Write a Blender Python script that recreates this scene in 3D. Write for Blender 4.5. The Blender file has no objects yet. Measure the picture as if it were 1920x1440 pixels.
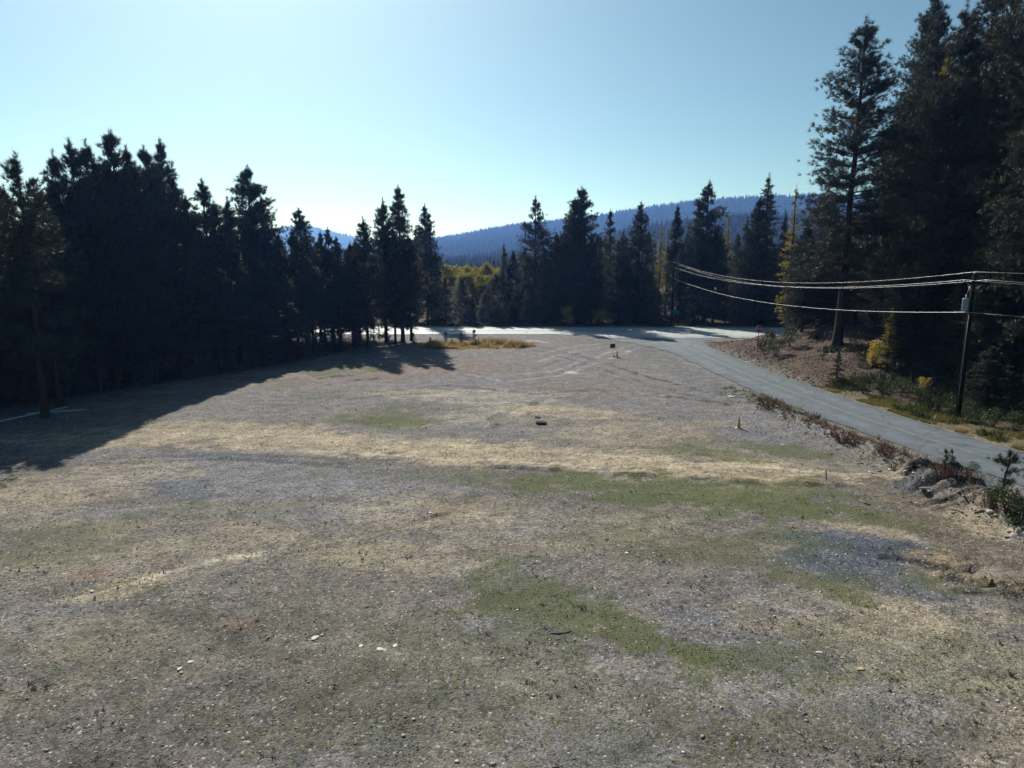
import bpy, math, random
import numpy as np
from mathutils import Vector, Matrix

# ------------------------------------------------------------------ camera, sky, sun, exposure
SC = bpy.context.scene
COL = SC.collection
F_PX, CAM_H = 1274.0, 11.5
PITCH = math.atan(229 / F_PX)
cam_data = bpy.data.cameras.new("camera")
cam = bpy.data.objects.new("camera", cam_data)
COL.objects.link(cam)
cam.location = (0, 0, CAM_H)
cam.rotation_euler = (math.pi / 2 - PITCH, 0, 0)
cam_data.sensor_width = 36
cam_data.lens = 36 * F_PX / 1920
cam_data.clip_end = 30000
cam_data.clip_start = 0.1
SC.camera = cam

SUN_AZ = math.radians(-20)      # 20 degrees left of the view direction (+Y)
SUN_EL = math.radians(38)
world = bpy.data.worlds.new("World")
SC.world = world
world.use_nodes = True
wn = world.node_tree
wn.nodes.clear()
w_out = wn.nodes.new("ShaderNodeOutputWorld")
w_bg = wn.nodes.new("ShaderNodeBackground")
w_sky = wn.nodes.new("ShaderNodeTexSky")
w_sky.sky_type = 'NISHITA'
w_sky.sun_disc = False
w_sky.sun_elevation = SUN_EL
w_sky.sun_rotation = SUN_AZ
w_sky.altitude = 1500
w_sky.air_density = 0.6
w_sky.dust_density = 2.4
w_sky.ozone_density = 0.0
w_tint = wn.nodes.new("ShaderNodeMix")
w_tint.data_type = 'RGBA'
w_tint.blend_type = 'MULTIPLY'
w_tint.inputs[0].default_value = 1.0
w_tint.inputs[7].default_value = (0.78, 1.05, 0.87, 1)
wn.links.new(w_sky.outputs[0], w_tint.inputs[6])
wn.links.new(w_tint.outputs[2], w_bg.inputs[0])
w_bg.inputs[1].default_value = 0.084
wn.links.new(w_bg.outputs[0], w_out.inputs[0])

sun_data = bpy.data.lights.new("sun", 'SUN')
sun_data.energy = 5.0
sun_data.angle = math.radians(0.53)
sun_data.color = (1.0, 0.965, 0.915)
sun = bpy.data.objects.new("sun", sun_data)
COL.objects.link(sun)
sdir = Vector((math.sin(SUN_AZ) * math.cos(SUN_EL), math.cos(SUN_AZ) * math.cos(SUN_EL), math.sin(SUN_EL)))
sun.rotation_euler = sdir.to_track_quat('Z', 'Y').to_euler()
sun.location = (-30, 90, 120)

SC.view_settings.view_transform = 'Standard'
SC.view_settings.look = 'None'
SC.view_settings.exposure = 0.35
SC.view_settings.gamma = 1.0
SC.view_settings.use_curve_mapping = False
cy = SC.cycles
cy.max_bounces = 5
cy.diffuse_bounces = 2
cy.glossy_bounces = 2
cy.transmission_bounces = 2
cy.transparent_max_bounces = 4
cy.volume_bounces = 0
cy.use_adaptive_sampling = False
cy.adaptive_threshold = 0.02
cy.use_denoising = True
cy.sample_clamp_indirect = 3.0

# ------------------------------------------------------------------ helpers
rng = np.random.default_rng(7)
random.seed(7)
SP, CP = math.sin(PITCH), math.cos(PITCH)


def ground_at(px, py, z=0.0):
    """the point at height z that the photograph shows at pixel (px, py)"""
    u, v = (px - 960) / F_PX, (720 - py) / F_PX
    dy, dz = CP + v * SP, -SP + v * CP
    t = (CAM_H - z) / -dz
    return u * t, dy * t


def to_px(x, y, z):
    zc = y * CP + (CAM_H - z) * SP
    return 960 + F_PX * x / zc, 720 - F_PX * (y * SP - (CAM_H - z) * CP) / zc


def height_for(py, y):
    """height of the point at depth y whose picture row is py"""
    v = (720 - py) / F_PX
    dy, dz = CP + v * SP, -SP + v * CP
    return CAM_H + dz / dy * y


def x_for(px, y, z):
    return (px - 960) / F_PX * (y * CP + (CAM_H - z) * SP)


def sstep(a, b, x):
    t = np.clip((x - a) / (b - a), 0, 1)
    return t * t * (3 - 2 * t)


_tab = np.random.default_rng(3).random((8, 256, 256))


def vnoise(x, y, k=0):
    x = np.asarray(x, float); y = np.asarray(y, float)
    xi = np.floor(x).astype(int); yi = np.floor(y).astype(int)
    fx = x - xi; fy = y - yi
    fx = fx * fx * (3 - 2 * fx); fy = fy * fy * (3 - 2 * fy)
    t = _tab[k % 8]
    a = t[xi & 255, yi & 255]; b = t[(xi + 1) & 255, yi & 255]
    c = t[xi & 255, (yi + 1) & 255]; d = t[(xi + 1) & 255, (yi + 1) & 255]
    return (a * (1 - fx) + b * fx) * (1 - fy) + (c * (1 - fx) + d * fx) * fy


def fbm(x, y, k=0, octv=4):
    s = 0; a = 0.5; n = 0
    for i in range(octv):
        s = s + a * vnoise(x * 2 ** i + 17.3 * i, y * 2 ** i + 9.1 * i, k + i)
        n += a; a *= 0.5
    return s / n


def tag(o, label=None, cat=None, group=None, kind=None):
    if label: o["label"] = label
    if cat: o["category"] = cat
    if group: o["group"] = group
    if kind: o["kind"] = kind
    return o


def mesh_np(name, verts, faces, mat=None, attr=None, smooth=False):
    """mesh from arrays; faces is an (n,3) or (n,4) int array or a list of such"""
    me = bpy.data.meshes.new(name)
    fl = faces if isinstance(faces, list) else [faces]
    fl = [np.asarray(f, np.int32) for f in fl if len(f)]
    verts = np.asarray(verts, np.float32)
    me.vertices.add(len(verts))
    me.vertices.foreach_set("co", verts.ravel())
    nl = sum(f.size for f in fl); nf = sum(len(f) for f in fl)
    me.loops.add(nl)
    me.loops.foreach_set("vertex_index", np.concatenate([f.ravel() for f in fl]))
    me.polygons.add(nf)
    tot = np.concatenate([np.full(len(f), f.shape[1], np.int32) for f in fl])
    st = np.concatenate([[0], np.cumsum(tot)[:-1]]).astype(np.int32)
    me.polygons.foreach_set("loop_start", st)
    if smooth:
        me.polygons.foreach_set("use_smooth", np.ones(nf, bool))
    if attr:
        for k, a in attr.items():
            a = np.asarray(a, np.float32)
            if a.ndim == 1:
                at = me.attributes.new(k, 'FLOAT', 'POINT'); at.data.foreach_set("value", a)
            else:
                at = me.attributes.new(k, 'FLOAT_COLOR', 'POINT')
                if a.shape[1] == 3: a = np.concatenate([a, np.ones((len(a), 1), np.float32)], 1)
                at.data.foreach_set("color", a.ravel())
    me.update(calc_edges=True)
    if mat: me.materials.append(mat)
    return me


def put(name, me, parent=None, loc=(0, 0, 0), rot=(0, 0, 0), scale=(1, 1, 1)):
    o = bpy.data.objects.new(name, me)
    COL.objects.link(o)
    o.location = loc; o.rotation_euler = rot; o.scale = scale
    if parent: o.parent = parent
    return o


def empty(name, loc=(0, 0, 0), rot=(0, 0, 0), scale=(1, 1, 1)):
    return put(name, None, None, loc, rot, scale)


class MB:
    """collects simple solids into one mesh"""
    def __init__(s):
        s.v = []; s.q = []; s.t = []

    def _add(s, v, q=(), t=()):
        n = len(s.v); s.v += [tuple(p) for p in v]
        s.q += [tuple(i + n for i in f) for f in q]; s.t += [tuple(i + n for i in f) for f in t]

    def box(s, c, d, M=None):
        x, y, z = (d[0] / 2, d[1] / 2, d[2] / 2)
        v = [Vector((a * x, b * y, e * z)) for e in (-1, 1) for a, b in ((-1, -1), (1, -1), (1, 1), (-1, 1))]
        if M: v = [M @ p for p in v]
        v = [p + Vector(c) for p in v]
        s._add(v, [(3, 2, 1, 0), (4, 5, 6, 7), (0, 1, 5, 4), (1, 2, 6, 5), (2, 3, 7, 6), (3, 0, 4, 7)])
        return s

    def tube(s, pts, radii, n=8, cap=True):
        pts = [Vector(p) for p in pts]
        if not hasattr(radii, '__len__'): radii = [radii] * len(pts)
        ring = []
        for i, p in enumerate(pts):
            d = (pts[min(i + 1, len(pts) - 1)] - pts[max(i - 1, 0)]).normalized()
            up = Vector((0, 0, 1)) if abs(d.z) < 0.9 else Vector((1, 0, 0))
            a = d.cross(up).normalized(); b = a.cross(d)
            ring.append([p + (a * math.cos(2 * math.pi * k / n) + b * math.sin(2 * math.pi * k / n)) * radii[i] for k in range(n)])
        v = [p for r in ring for p in r]
        q = [(i * n + k, i * n + (k + 1) % n, (i + 1) * n + (k + 1) % n, (i + 1) * n + k) for i in range(len(pts) - 1) for k in range(n)]
        t = []
        if cap:
            v += [pts[0], pts[-1]]; e = len(v)
            t = [(e - 2, (k + 1) % n, k) for k in range(n)] + [(e - 1, (len(pts) - 1) * n + k, (len(pts) - 1) * n + (k + 1) % n) for k in range(n)]
        s._add(v, q, t)
        return s

    def mesh(s, name, mat, smooth=False):
        fl = []
        if s.q: fl.append(np.array(s.q))
        if s.t: fl.append(np.array(s.t))
        return mesh_np(name, np.array([tuple(p) for p in s.v]), fl, mat, smooth=smooth)


# ------------------------------------------------------------------ materials
def new_mat(name):
    m = bpy.data.materials.new(name); m.use_nodes = True
    nt = m.node_tree; nt.nodes.clear()
    return m, nt, nt.nodes.new("ShaderNodeOutputMaterial")


def plain(name, col, rough=0.7, metal=0.0, var=0.25, scale=8.0, bump=0.0, spec=0.3):
    m, nt, out = new_mat(name)
    b = nt.nodes.new("ShaderNodeBsdfPrincipled")
    b.inputs["Roughness"].default_value = rough; b.inputs["Metallic"].default_value = metal
    b.inputs["Specular IOR Level"].default_value = spec
    tc = nt.nodes.new("ShaderNodeTexCoord"); nz = nt.nodes.new("ShaderNodeTexNoise")
    nz.inputs["Scale"].default_value = scale; nz.inputs["Detail"].default_value = 5
    nt.links.new(tc.outputs["Object"], nz.inputs["Vector"])
    cr = nt.nodes.new("ShaderNodeValToRGB")
    c = np.array(col)
    cr.color_ramp.elements[0].position = 0.3; cr.color_ramp.elements[1].position = 0.7
    cr.color_ramp.elements[0].color = (*np.clip(c * (1 - var), 0, 1), 1)
    cr.color_ramp.elements[1].color = (*np.clip(c * (1 + var), 0, 1), 1)
    nt.links.new(nz.outputs["Fac"], cr.inputs["Fac"]); nt.links.new(cr.outputs[0], b.inputs["Base Color"])
    if bump:
        bp = nt.nodes.new("ShaderNodeBump"); bp.inputs["Strength"].default_value = bump; bp.inputs["Distance"].default_value = 0.03
        nt.links.new(nz.outputs["Fac"], bp.inputs["Height"]); nt.links.new(bp.outputs[0], b.inputs["Normal"])
    nt.links.new(b.outputs[0], out.inputs[0])
    return m


def leaf_mat(name, dark, light, trans=0.25, hue_var=0.25, spec=0.35):
    """needles / leaves: colour varies with each spray's own tone and from plant to plant"""
    m, nt, out = new_mat(name)
    at = nt.nodes.new("ShaderNodeAttribute"); at.attribute_name = "tone"
    oi = nt.nodes.new("ShaderNodeObjectInfo")
    ad = nt.nodes.new("ShaderNodeMath"); ad.operation = 'MULTIPLY_ADD'
    ad.inputs[1].default_value = hue_var
    nt.links.new(oi.outputs["Random"], ad.inputs[0]); nt.links.new(at.outputs["Fac"], ad.inputs[2])
    sb = nt.nodes.new("ShaderNodeMath"); sb.operation = 'SUBTRACT'; sb.inputs[1].default_value = hue_var / 2; sb.use_clamp = True
    nt.links.new(ad.outputs[0], sb.inputs[0])
    cr = nt.nodes.new("ShaderNodeValToRGB")
    cr.color_ramp.elements[0].color = (*dark, 1); cr.color_ramp.elements[1].color = (*light, 1)
    nt.links.new(sb.outputs[0], cr.inputs["Fac"])
    d = nt.nodes.new("ShaderNodeBsdfPrincipled"); d.inputs["Roughness"].default_value = 0.55
    d.inputs["Specular IOR Level"].default_value = spec
    t = nt.nodes.new("ShaderNodeBsdfTranslucent")
    nt.links.new(cr.outputs[0], d.inputs["Base Color"]); nt.links.new(cr.outputs[0], t.inputs["Color"])
    mx = nt.nodes.new("ShaderNodeMixShader"); mx.inputs[0].default_value = trans
    nt.links.new(d.outputs[0], mx.inputs[1]); nt.links.new(t.outputs[0], mx.inputs[2])
    nt.links.new(mx.outputs[0], out.inputs[0])
    return m


def attr_mat(name, rough=0.85, bump=0.0, spec=0.2):
    """colour from the mesh's own 'col' attribute"""
    m, nt, out = new_mat(name)
    at = nt.nodes.new("ShaderNodeAttribute"); at.attribute_name = "col"
    b = nt.nodes.new("ShaderNodeBsdfPrincipled"); b.inputs["Roughness"].default_value = rough
    b.inputs["Specular IOR Level"].default_value = spec
    nt.links.new(at.outputs["Color"], b.inputs["Base Color"])
    nt.links.new(b.outputs[0], out.inputs[0])
    return m


M_PINE = leaf_mat("pine_needles", (0.013, 0.018, 0.010), (0.066, 0.072, 0.038), 0.2)
M_FIR = leaf_mat("fir_needles", (0.025, 0.037, 0.017), (0.10, 0.122, 0.056), 0.22)
M_LARCH = leaf_mat("larch_needles", (0.19, 0.155, 0.03), (0.44, 0.37, 0.07), 0.42)
M_POPLAR = leaf_mat("yellow_leaves", (0.17, 0.16, 0.02), (0.46, 0.40, 0.06), 0.45)
M_MAPLE = leaf_mat("orange_yellow_leaves", (0.32, 0.23, 0.03), (0.60, 0.47, 0.10), 0.5)
M_SHRUB = leaf_mat("shrub_leaves", (0.03, 0.05, 0.016), (0.10, 0.13, 0.045), 0.25)
M_GREYSHRUB = leaf_mat("grey_shrub_leaves", (0.05, 0.055, 0.04), (0.16, 0.16, 0.12), 0.2)
M_REDWEED = leaf_mat("red_brown_weed", (0.06, 0.032, 0.026), (0.21, 0.10, 0.075), 0.35)
M_GRASS = leaf_mat("green_grass", (0.07, 0.115, 0.02), (0.25, 0.33, 0.07), 0.45)
M_GOLD = leaf_mat("golden_dry_grass", (0.18, 0.13, 0.05), (0.56, 0.42, 0.20), 0.35)
M_YGRASS = leaf_mat("yellow_green_grass", (0.09, 0.09, 0.02), (0.27, 0.23, 0.06), 0.35)
M_DULLWEED = leaf_mat("dull_weeds", (0.055, 0.042, 0.034), (0.22, 0.17, 0.125), 0.3)
M_BARK = plain("pine_bark", (0.05, 0.035, 0.029), 0.9, var=0.45, scale=6, bump=0.4, spec=0.1)
M_TWIG = plain("dead_twig", (0.20, 0.17, 0.14), 0.9, var=0.3, scale=14)
M_ROCK = attr_mat("stone", 0.85)


# ------------------------------------------------------------------ terrain
ROAD_Y = [-60, -25, 0, 15, 28, 37, 43.5, 50, 59, 67, 80, 95, 112]
ROAD_X = [74, 52, 40.5, 35, 31.2, 28.9, 27.4, 26.2, 25.2, 24.5, 24.0, 23.8, 23.6]


def road_c(y):
    return np.interp(y, ROAD_Y, ROAD_X)


def road_half(y):
    return 3.1 + 0.0 * np.asarray(y)


def junction_left(y):      # near-side edge of the side road where it opens on to the highway
    return road_c(y) - 3.1 - np.interp(y, [84, 88, 92, 99.4, 105, 107, 110], [0, 0.5, 1.5, 4.6, 6.6, 9, 15])


def junction_right(y):
    return road_c(y) + 3.1 + np.interp(y, [90, 95, 99.5, 102, 104.5, 107, 110], [0, 0.2, 1.5, 4.0, 13, 22, 34])


HW0, HW1 = 109.4, 121.4     # highway's asphalt edges


def poly_dist(x, y, pts):
    d = np.full(np.shape(x), 1e9); s = np.zeros(np.shape(x))
    for (ax, ay), (bx, by) in zip(pts[:-1], pts[1:]):
        vx, vy = bx - ax, by - ay
        t = np.clip(((x - ax) * vx + (y - ay) * vy) / (vx * vx + vy * vy), 0, 1)
        dx, dy = x - ax - t * vx, y - ay - t * vy
        q = np.hypot(dx, dy); side = np.sign(vx * dy - vy * dx)
        s = np.where(q < d, side, s); d = np.minimum(d, q)
    return d, s


def gp(*pts):
    return [ground_at(a, b) for a, b in pts]


RUTS = [  # polyline, ridge height, width
    (gp((1655, 1043), (1700, 1049), (1750, 1060), (1800, 1066), (1825, 1056)), 0.13, 0.16),
    (gp((1765, 1079), (1830, 1090), (1925, 1102)), 0.13, 0.18),
    (gp((1780, 1102), (1860, 1109), (1925, 1114)), 0.10, 0.2),
    (gp((1722, 914), (1770, 921), (1835, 908)), 0.34, 0.28),
    (gp((1730, 928), (1790, 931), (1860, 918)), 0.22, 0.24),
    (gp((1700, 893), (1740, 886), (1790, 872)), 0.25, 0.3),
    (gp((1740, 945), (1800, 948), (1850, 943)), 0.14, 0.2),
    (gp((1750, 953), (1810, 957), (1860, 950)), 0.14, 0.2),
    (gp((1225, 741), (1290, 746), (1365, 757)), 0.08, 0.22),
    (gp((930, 800), (922, 785), (945, 768), (1010, 752)), 0.07, 0.3),
    (gp((600, 708), (655, 703)), 0.10, 0.3),
    (gp((655, 713), (715, 709)), 0.09, 0.3),
    (gp((850, 700), (940, 712), (1040, 700), (1110, 672)), 0.05, 0.3),
    (gp((1000, 690), (1090, 660), (1170, 652)), 0.05, 0.3),
    (gp((970, 655), (1040, 668), (1120, 690), (1180, 706)), 0.05, 0.3),
    (gp((880, 725), (1000, 735), (1120, 728)), 0.05, 0.35),
    (gp((760, 985), (800, 968), (840, 960)), 0.06, 0.14),
    (gp((180, 1118), (240, 1098), (320, 1072)), 0.07, 0.14),
    (gp((430, 1090), (520, 1040), (640, 1015)), 0.04, 0.16),
    (gp((150, 870), (420, 858), (640, 868)), 0.06, 0.25),
    (gp((620, 752), (700, 742), (800, 736)), 0.05, 0.3),
    (gp((1340, 990), (1500, 1065), (1700, 1160)), 0.05, 0.15),
    (gp((1300, 850), (1450, 868), (1600, 900)), 0.05, 0.15),
]
SCARP = gp((780, 868), (860, 874), (1000, 880), (1200, 893), (1400, 905), (1590, 913))
SC_X = [p[0] for p in SCARP]; SC_Y = [p[1] for p in SCARP]


def berm_h(x, y):
    c = np.interp(y, [18, 26, 31, 37, 43, 50, 57, 62], [24.6, 22.9, 22.1, 22.3, 21.6, 21.0, 20.6, 20.2])
    h = np.interp(y, [14, 20, 26, 31, 37, 44, 52, 57, 62], [0.3, 0.9, 1.15, 0.95, 0.65, 0.42, 0.38, 0.35, 0.0])
    w = np.interp(y, [14, 31, 44, 60], [1.6, 1.25, 1.0, 0.9])
    lump = 0.55 + 0.9 * fbm(x * 0.9, y * 0.9, 2, 3)
    return h * np.exp(-((x - c) / w) ** 2) * lump


def height(x, y, fine=True):
    x = np.asarray(x, float); y = np.asarray(y, float)
    far_e = road_c(y) + 3.1
    s = np.maximum(0, x - far_e - 0.9)
    wy = sstep(53, 68, y) * (1 - sstep(88, 101, y))
    bank = wy * (3.1 * (1 - np.exp(-s / 6.5)) + 0.24 * np.maximum(0, s - 8.5) * (1 - sstep(26, 60, s)))
    hill = 0.20 * np.maximum(0, x - 43 + 2 * fbm(x * 0.05, y * 0.05, 1, 2)) * (1 - sstep(98, 118, y)) * sstep(-40, 20, y) * (1 - sstep(140, 220, x))
    z = bank + hill
    z = z + np.minimum(bank, 4) * 0.5 * (fbm(x * 0.35, y * 0.35, 4, 4) - 0.5)
    # road beds
    onroad = np.minimum(sstep(0.0, -0.45, np.abs(x - road_c(y)) - 3.1), sstep(112, 106, y))
    lot_l = junction_left(y); lot_r = junction_right(y)
    fan = sstep(-0.1, 0.45, x - lot_l) * sstep(-0.1, 0.45, lot_r - x) * sstep(84, 88, y) * sstep(HW0 + 2, HW0, y)
    hw = sstep(HW0 - 0.1, HW0 + 0.7, y) * sstep(HW1 + 0.1, HW1 - 0.7, y)
    onroad = np.maximum(np.maximum(onroad, hw), fan)
    if fine:
        z = z + berm_h(x, y)
        near = 1 - sstep(90, 140, y)
        r = 0.10 * (fbm(x * 0.12, y * 0.12, 0, 3) - 0.5) + 0.075 * (fbm(x * 0.8, y * 0.8, 3, 4) - 0.5) * (1 + bank)
        r = r + 0.05 * near * (vnoise(x * 2.6, y * 2.6, 5) - 0.5)
        z = z + r
        yl = np.interp(x, SC_X, SC_Y) + 0.35 * (fbm(x * 0.7, y * 0, 6, 3) - 0.5)
        win = sstep(SC_X[0] - 1, SC_X[0] + 2, x) * sstep(SC_X[-1] + 1, SC_X[-1] - 1, x)
        dd = y - yl
        z = z + 0.17 * win * sstep(0.3, 0.62, fbm(x * 0.45, x * 0 + 3, 2, 4)) * np.where(dd > 0, np.exp(-np.maximum(dd, 0) / 2.0), np.exp(-(dd / 0.12) ** 2))
        for pts, hh, w in RUTS:
            px = [p[0] for p in pts]; py = [p[1] for p in pts]
            m = (x > min(px) - 2) & (x < max(px) + 2) & (y > min(py) - 2) & (y < max(py) + 2)
            if not np.any(m): continue
            d, _ = poly_dist(x[m] + 0.2 * (vnoise(x[m] * 1.3, y[m] * 1.3, 6) - 0.5), y[m] + 0.25 * (vnoise(x[m] * 1.5, y[m] * 1.5, 7) - 0.5), pts)
            amp = 0.5 + vnoise(x[m] * 2.2, y[m] * 2.2, 1)
            hh = hh * 1.25
            zz = z[m] + hh * amp * np.exp(-(d / w) ** 2) - 0.5 * hh * np.exp(-((d - 2.2 * w) / (1.2 * w)) ** 2)
            z[m] = zz
    z = z * (1 - onroad) - 0.07 * onroad
    return z


def height1(x, y):
    return float(height(np.array([x]), np.array([y]))[0])


def geo(a, b, n):
    return np.sign(a) * np.geomspace(abs(a), abs(b), n)


xs = np.concatenate([geo(-6000, -52, 32)[:-1], np.arange(-52, -26, 0.5), np.arange(-26, 34, 0.24), np.arange(34, 60, 0.5), geo(60, 6000, 34)])
ys = np.concatenate([-geo(1200, 12, 16)[:-1], np.arange(-12, 9, 1.5), np.arange(9, 40, 0.19), np.arange(40, 64, 0.28), np.arange(64, 132, 0.55), geo(132, 6000, 38)])
GX, GY = np.meshgrid(xs, ys)
gx, gy = GX.ravel(), GY.ravel()
gz = height(gx, gy)
nx, ny = len(xs), len(ys)
idx = np.arange(nx * ny).reshape(ny, nx)
quads = np.stack([idx[:-1, :-1].ravel(), idx[:-1, 1:].ravel(), idx[1:, 1:].ravel(), idx[1:, :-1].ravel()], 1)

# ground colours (albedo plus painted rut and scarp shade): patches of gravel, dust, grass and litter where the lot has them
C_BASE = np.array([0.156, 0.139, 0.129]); C_TAN = np.array([0.395, 0.328, 0.230]); C_GRAV = np.array([0.182, 0.178, 0.200])
C_DGRAV = np.array([0.085, 0.098, 0.128]); C_PATH = np.array([0.150, 0.122, 0.100]); C_OCHRE = np.array([0.25, 0.19, 0.115])
C_LITTER = np.array([0.072, 0.047, 0.039]); C_FARLOT = np.array([0.165, 0.152, 0.155]); C_PALE = np.array([0.36, 0.34, 0.30])
C_DARK = np.array([0.10, 0.09, 0.085]); C_RUST = np.array([0.22, 0.15, 0.12]); C_SHOULD = np.array([0.125, 0.135, 0.15])
PATCH = [  # colour, centre px, radii px, tilt deg, strength
    (C_FARLOT, 930, 700, 420, 70, 4, 0.9), (C_GRAV, 1100, 675, 260, 45, 8, 0.6), (C_RUST, 640, 715, 160, 14, -4, 0.45), (C_RUST, 820, 690, 160, 14, -3, 0.5), (C_RUST, 1080, 735, 190, 16, 0, 0.35),
    (C_GRAV, 560, 745, 260, 34, -3, 0.7), (C_GRAV, 880, 715, 130, 16, 0, 0.5), (C_PALE, 930, 745, 150, 16, 0, 0.6), (C_PALE, 905, 775, 100, 20, -5, 0.5),
    (C_TAN, 760, 738, 90, 9, 0, 0.5), (C_TAN, 1060, 772, 140, 12, 3, 0.7), (C_TAN, 985, 768, 60, 10, -5, 0.7),
    (C_TAN, 330, 815, 330, 22, -2, 0.7), (C_TAN, 640, 832, 380, 22, 1, 0.75), (C_TAN, 1000, 855, 420, 27, 1.5, 0.85), (C_TAN, 1380, 884, 270, 24, 3, 0.85), (C_OCHRE, 1420, 898, 200, 9, 3.5, 0.6), (C_TAN, 1180, 815, 200, 26, 2, 0.45),
    (C_GRAV, 1320, 765, 230, 34, 5, 0.75), (C_SHOULD, 1290, 700, 160, 16, 26, 0.7), (C_SHOULD, 1180, 650, 110, 9, 8, 0.6), (C_GRAV, 1470, 815, 160, 28, 8, 0.7),
    (C_GRAV, 480, 895, 330, 44, 3, 0.95), (C_DGRAV, 330, 905, 70, 22, 5, 0.5), (C_DGRAV, 480, 858, 230, 8, 2, 0.55), (C_GRAV, 700, 915, 260, 36, 0, 0.6), (C_DGRAV, 340, 928, 70, 8, 3, 0.5),
    (C_TAN, 800, 962, 210, 38, 2, 0.5), (C_OCHRE, 840, 958, 90, 20, -12, 0.45), (C_TAN, 760, 1055, 150, 34, 2, 0.5), (C_TAN, 290, 1040, 260, 40, -5, 0.3), (C_TAN, 225, 1105, 120, 14, -12, 0.7), (C_TAN, 60, 930, 160, 40, 0, 0.4), (C_TAN, 260, 880, 160, 22, 0, 0.5), (C_TAN, 120, 1195, 200, 60, 0, 0.25),
    (C_TAN, 1180, 985, 170, 26, 3, 0.3), (C_PALE, 1000, 985, 100, 30, 0, 0.25), (C_TAN, 1180, 1290, 300, 70, 0, 0.2), (C_PALE, 760, 1225, 160, 24, 2, 0.3),
    (C_TAN, 1640, 905, 120, 18, 8, 0.5),
    (C_DGRAV, 1610, 1022, 140, 24, 6, 1.0), (C_DGRAV, 1570, 1050, 120, 30, 10, 0.9), (C_DGRAV, 1700, 1030, 70, 10, 0, 0.7), (C_DGRAV, 1650, 1090, 130, 26, 12, 0.6), (C_DGRAV, 1770, 1122, 110, 20, 8, 0.65), (C_GRAV, 1300, 1150, 130, 36, 8, 0.6), (C_DGRAV, 1310, 1160, 80, 16, 8, 0.5), (C_GRAV, 1460, 1130, 110, 30, 8, 0.5),
    (C_OCHRE, 1770, 1052, 75, 14, 8, 0.9), (C_OCHRE, 1850, 1090, 130, 12, 8, 0.85), (C_TAN, 1800, 1035, 70, 12, 15, 0.6), (C_TAN, 1790, 1160, 180, 34, 5, 0.45), (C_TAN, 1610, 990, 130, 12, 10, 0.45), (C_TAN, 1750, 1230, 260, 60, 5, 0.35),
    (C_PATH, 1690, 940, 110, 24, 24, 1.0), (C_PATH, 1790, 1000, 150, 38, 24, 1.0), (C_PATH, 1930, 1072, 150, 40, 22, 1.0),
    (C_DARK, 435, 1183, 34, 13, 5, 0.9), (C_RUST, 170, 1078, 40, 9, 0, 0.8), (C_RUST, 450, 1172, 40, 14, 0, 0.7),
    (C_PALE, 1072, 698, 16, 3, 4, 1.0), (C_PALE, 1000, 640, 26, 2.5, 3, 1.0), (C_DARK, 1002, 641.5, 12, 1.2, 3, 1.0), (C_DGRAV, 1400, 812, 40, 6, 0, 0.4), (C_DGRAV, 1435, 808, 20, 5, 0, 0.5),
    (C_DGRAV, 1780, 905, 90, 20, -5, 0.75), (C_DGRAV, 1790, 880, 60, 12, 0, 0.6), (C_TAN, 1850, 985, 90, 22, 20, 0.5),
]
GREEN = [
    (740, 787, 100, 20, 0, 0.75), (620, 697, 70, 8, -8, 0.6), (680, 690, 60, 7, 8, 0.7), (720, 686, 40, 4, 0, 0.5), (590, 745, 80, 14, -8, 0.4), (760, 760, 50, 6, 0, 0.5), (540, 720, 60, 10, -12, 0.4),
    (1050, 905, 170, 22, 3, 0.75), (1280, 925, 220, 30, 5, 0.8), (1440, 945, 180, 34, 6, 0.85), (1560, 925, 110, 20, 6, 0.6), (1320, 850, 120, 14, 4, 0.6), (1500, 850, 110, 16, 8, 0.65), (1300, 832, 60, 10, 0, 0.5), (1450, 765, 60, 10, 12, 0.6), (1400, 740, 60, 6, 10, 0.5),
    (960, 1120, 120, 60, 5, 0.6), (1080, 1150, 130, 50, 15, 0.7), (1200, 1195, 130, 30, 18, 0.75), (1300, 1225, 90, 22, 5, 0.8), (1010, 1180, 130, 60, 5, 0.45), (1380, 1240, 180, 50, 0, 0.55), (1300, 1035, 180, 26, 4, 0.5), (1150, 1010, 100, 22, 4, 0.4), (1560, 1105, 100, 20, 14, 0.6), (1480, 1010, 110, 26, 6, 0.5), (1620, 965, 110, 20, 10, 0.6), (1750, 1095, 100, 16, 10, 0.5), (1600, 1090, 60, 20, 5, 0.5),
    (1230, 1000, 200, 60, 4, 0.3), (900, 1230, 260, 80, 0, 0.4), (1560, 1230, 300, 80, 0, 0.35), (120, 1020, 120, 34, -5, 0.45), (170, 990, 160, 24, -5, 0.3), (420, 960, 200, 20, 0, 0.35), (840, 890, 130, 14, 0, 0.45), (560, 890, 90, 10, 0, 0.3), (500, 1180, 400, 90, 0, 0.22), (200, 1250, 300, 60, 0, 0.25), (1000, 1360, 700, 90, 0, 0.35), (1800, 1250, 200, 60, 0, 0.3),
]


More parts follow.
